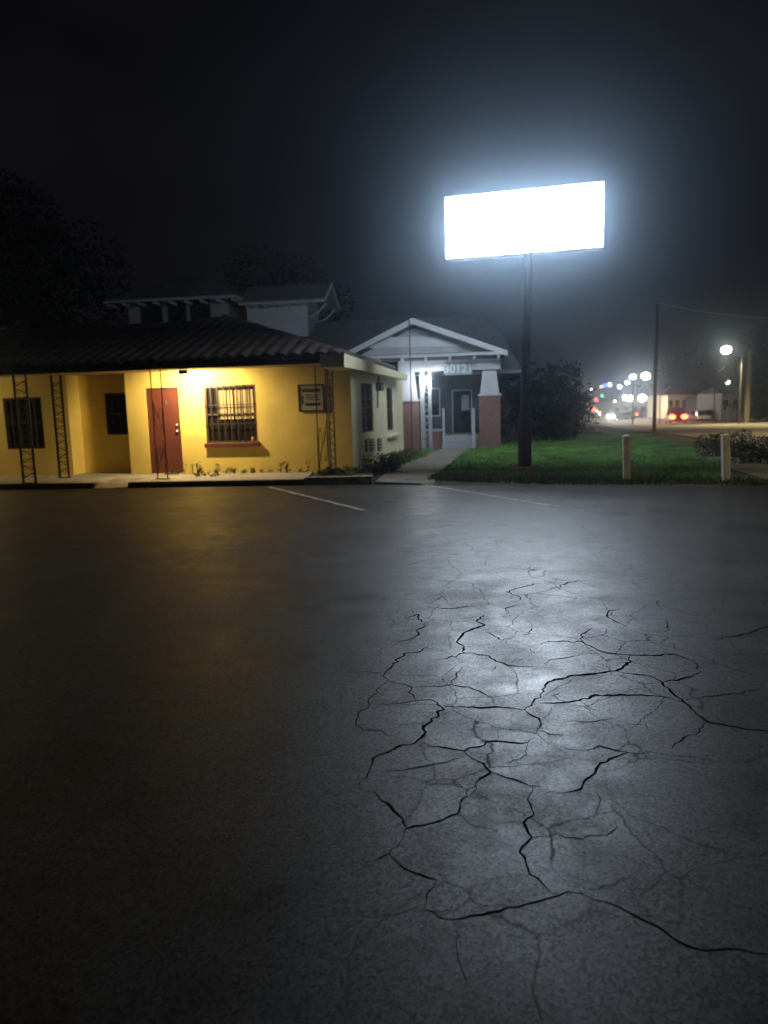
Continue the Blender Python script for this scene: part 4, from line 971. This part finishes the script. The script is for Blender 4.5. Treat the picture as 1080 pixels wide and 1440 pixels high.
# ------------------------------------------------------------------ far buildings
def bldg(px0, px1, pyt, D, depth, m, roofm, lab, nwin, roofh=0, name='shop_building', door_=True, winm='glass'):
    a = gp_(px0, D); b = gp_(px1, D); z1 = at((px0 + px1) / 2, pyt, D).z; z0 = a.z; w = b.x - a.x; h = z1 - z0
    t = thing(name, V((a.x + b.x) / 2, D + depth / 2, z0), lab, 'building')
    Fb = Fr(V(a.x, D, 0), (1, 0)); holes = []; n = nwin
    for i in range(n):
        c_ = w * (i + .5) / n; hw = w / n * .28; holes.append((c_ - hw, c_ + hw, z0 + h * .38, z0 + h * .78))
    wall(Fb, 0, w, z0 - .1, z1, 0, .3, holes).build('wall', m, t)
    MB().fbox(Fb, 0, .3, z0 - .1, z1, .302, depth).fbox(Fb, w - .3, w, z0 - .1, z1, .302, depth).fbox(Fb, .3, w - .3, z0 - .1, z1, depth - .3, depth).build('wall', m, t)
    for h_ in holes:
        f_ = MB().fbox(Fb, h_[0], h_[1], h_[2], h_[2] + .08, .05, .2).fbox(Fb, h_[0], h_[1], h_[3] - .08, h_[3], .05, .2).build('window', 'white', t)
        MB().fbox(Fb, h_[0], h_[1], h_[2] + .08, h_[3] - .08, .1, .14).build('pane', winm, f_)
    if roofh:
        MB().add([Fb.pt(-.4, -.4, z1), Fb.pt(w + .4, -.4, z1), Fb.pt(w + .4, depth + .4, z1), Fb.pt(-.4, depth + .4, z1), Fb.pt(w * .2, depth / 2, z1 + roofh), Fb.pt(w * .8, depth / 2, z1 + roofh)],
                 [(0, 1, 5, 4), (1, 2, 5), (2, 3, 4, 5), (3, 0, 4), (3, 2, 1, 0)]).build('roof', roofm, t)
    else: MB().fbox(Fb, -.2, w + .2, z1, z1 + .35, -.2, depth + .2).build('roof', roofm, t)
    return t, Fb, w, z0, z1
bldg(862, 934, 567, 132, 10, 'tan', 'tan', 'long low tan building lit behind the dark utility pole', 6)
bldg(938, 975, 555, 118, 9, 'cream', 'redroof', 'small cream shop with red roof behind the dark van', 4, 1.0)
t, Fb, w, z0, z1 = bldg(1013, 1040, 553, 104, 8, 'white', 'slate', 'narrow white house with porch columns left of the hedge', 2, .9, 'porch_house')
for q in (.1, .5, .9): MB().tube([Fb.pt(w * q, -1.4, z0), Fb.pt(w * q, -1.4, z0 + 1.9)], .09, 8).build('column', 'white', t)
MB().fbox(Fb, -.2, w + .2, z0 + 1.9, z0 + 2.1, -1.7, -.002).build('porch_roof', 'slate', t)
bldg(986, 1010, 562, 112, 8, 'bluegrey', 'slate', 'dim grey house with pale porch roof left of the white house', 2, .8, 'small_house')

# ------------------------------------------------------------------ cars
def car(loc, yaw, paint, lab, kind='sedan', lit=True, brake=False, head_on=True):
    t = thing('car' if kind == 'sedan' else 'van', (0, 0, 0), lab, 'car' if kind == 'sedan' else 'van', 'vehicles on the far street')
    L_, W2, H1, H2 = (4.4, .86, .78, 1.42) if kind == 'sedan' else (4.9, .95, 1.0, 2.0)
    pr = [(-L_ / 2, .35), (-L_ / 2 + .05, H1 - .05), (-L_ / 2 + .5, H1), (L_ / 2 - 1.1, H1), (L_ / 2 - .15, H1 - .15), (L_ / 2, .5), (L_ / 2 - .05, .28), (-L_ / 2 + .1, .25)]
    b = MB().prism([(x, -W2, z) for x, z in pr], (0, 2 * W2, 0)).build('body', paint, t, bevel=.06)
    x0, x1, x2, x3 = (-L_ / 2 + .45, L_ / 2 - 1.35, L_ / 2 - 2.0, -L_ / 2 + 1.0) if kind == 'sedan' else (-L_ / 2 + .05, L_ / 2 - .9, L_ / 2 - 1.4, -L_ / 2 + .2)
    MB().hexa([(x0, -W2 + .04, H1), (x1, -W2 + .04, H1), (x1, W2 - .04, H1), (x0, W2 - .04, H1), (x3, -W2 + .2, H2 - .06), (x2, -W2 + .2, H2 - .06), (x2, W2 - .2, H2 - .06), (x3, W2 - .2, H2 - .06)]).build('windows', 'glass', t)
    MB().hexa([(x3 - .05, -W2 + .18, H2 - .06), (x2 + .05, -W2 + .18, H2 - .06), (x2 + .05, W2 - .18, H2 - .06), (x3 - .05, W2 - .18, H2 - .06), (x3 + .1, -W2 + .26, H2), (x2 - .1, -W2 + .26, H2), (x2 - .1, W2 - .26, H2), (x3 + .1, W2 - .26, H2)]).build('roof', paint, t)
    for x in (-L_ / 2 + .85, L_ / 2 - .85):
        for s_ in (-1, 1):
            w_ = MB().tube([(x, s_ * (W2 - .18), .32), (x, s_ * (W2 + .02), .32)], .32, 14).build('wheel', 'rubber', t)
            MB().tube([(x, s_ * (W2 + .021), .32), (x, s_ * (W2 + .035), .32)], .18, 10).build('rim', 'chrome', w_)
    for s_ in (-1, 1):
        MB().sphere((L_ / 2 - .04, s_ * (W2 - .25), .62), .13 if not lit else .2, 8).build('headlight', 'head' if lit else 'rim', t)
        MB().sphere((-L_ / 2 + .02, s_ * (W2 - .22), .78 if kind == 'sedan' else .85), .11 if not lit else (.2 if brake else .16), 8).build('taillight', ('brake' if brake else 'tail') if lit else 'redroof', t)
        if brake: MB().sphere((-L_ / 2 + .06, s_ * (W2 - .24), .85), .40, 10, .8).build('lamp_halo', 'tail', t.children[-1])  # red halo of the brake lamp built as an oversized glowing ball
    t.location = loc; t.rotation_euler = (0, 0, yaw)
    return t
pw = mat('white_car_paint', (.6, .6, .6), .3, .05, 1); pk = mat('dark_car_paint', (.02, .02, .025), .3, .05, 1)
psil = mat('silver_car_paint', (.25, .26, .28), .3, .05, 1); prd = mat('red_car_paint', (.3, .03, .03), .3, .05, 1)
def on(px, D): p = gp_(px, D); return (p.x, p.y, p.z + .03)
car(on(949, 98), R(78), pk, 'dark van seen from behind with both brake lamps glowing', 'van', brake=True)
car(on(875, 118), R(200), psil, 'silver car turning, headlights left and red tail lamp right')
car(on(848, 142), R(255), psil, 'car facing us with white headlights left of the silver one')
car(on(840, 185), R(262), pw, 'far car with bright headlights below the red signal')
car(on(832, 190), R(75), prd, 'red car driving away at the far left of traffic')
car(on(858, 150), R(150), mat('amber_car_paint', (.5, .25, .04), .35, .05, 1), 'orange lit taxi crossing between the headlights')
car(on(843, 165), R(258), pk, 'dark far car with headlights between the brighter pair of cars')
car(on(838, 172), R(78), prd, 'far red car braking just right of the leftmost one', brake=True)
car(on(863, 160), R(110), pk, 'dark car with red tail lamps behind the orange taxi', brake=True)
car(on(852, 185), R(250), psil, 'farthest silver car with headlights beneath the green signal')
t1_ = car(on(984, 106), R(82), pw, 'white parked car without lamps right of the van', lit=False); 
car(on(997, 108), R(84), prd, 'red parked car left of the white house', lit=False)
car(on(976, 108), R(80), pw, 'white parked car nearest the dark van', lit=False)

# ------------------------------------------------------------------ haze volume added to imitate lens bloom
hz = MB().hexa([(-75, -8, -3.2), (110, -8, -3.2), (110, 290, -3.2), (-75, 290, -3.2), (-75, -8, 16), (110, -8, 16), (110, 290, 16), (-75, 290, 16)])
hm = bpy.data.materials.new('bloom_haze'); hm.use_nodes = True; hm.node_tree.nodes.clear()
ho = hm.node_tree.nodes.new('ShaderNodeOutputMaterial'); hv = hm.node_tree.nodes.new('ShaderNodeVolumePrincipled')
hv.inputs['Color'].default_value = (.62, .80, 1.0, 1); hv.inputs['Density'].default_value = HAZE_D; hv.inputs['Anisotropy'].default_value = HAZE_G
hm.node_tree.links.new(hv.outputs[0], ho.inputs['Volume'])
tag(hz.build('haze', hm), 'thin haze volume added for the bloom round the lamps', 'haze', kind='stuff')
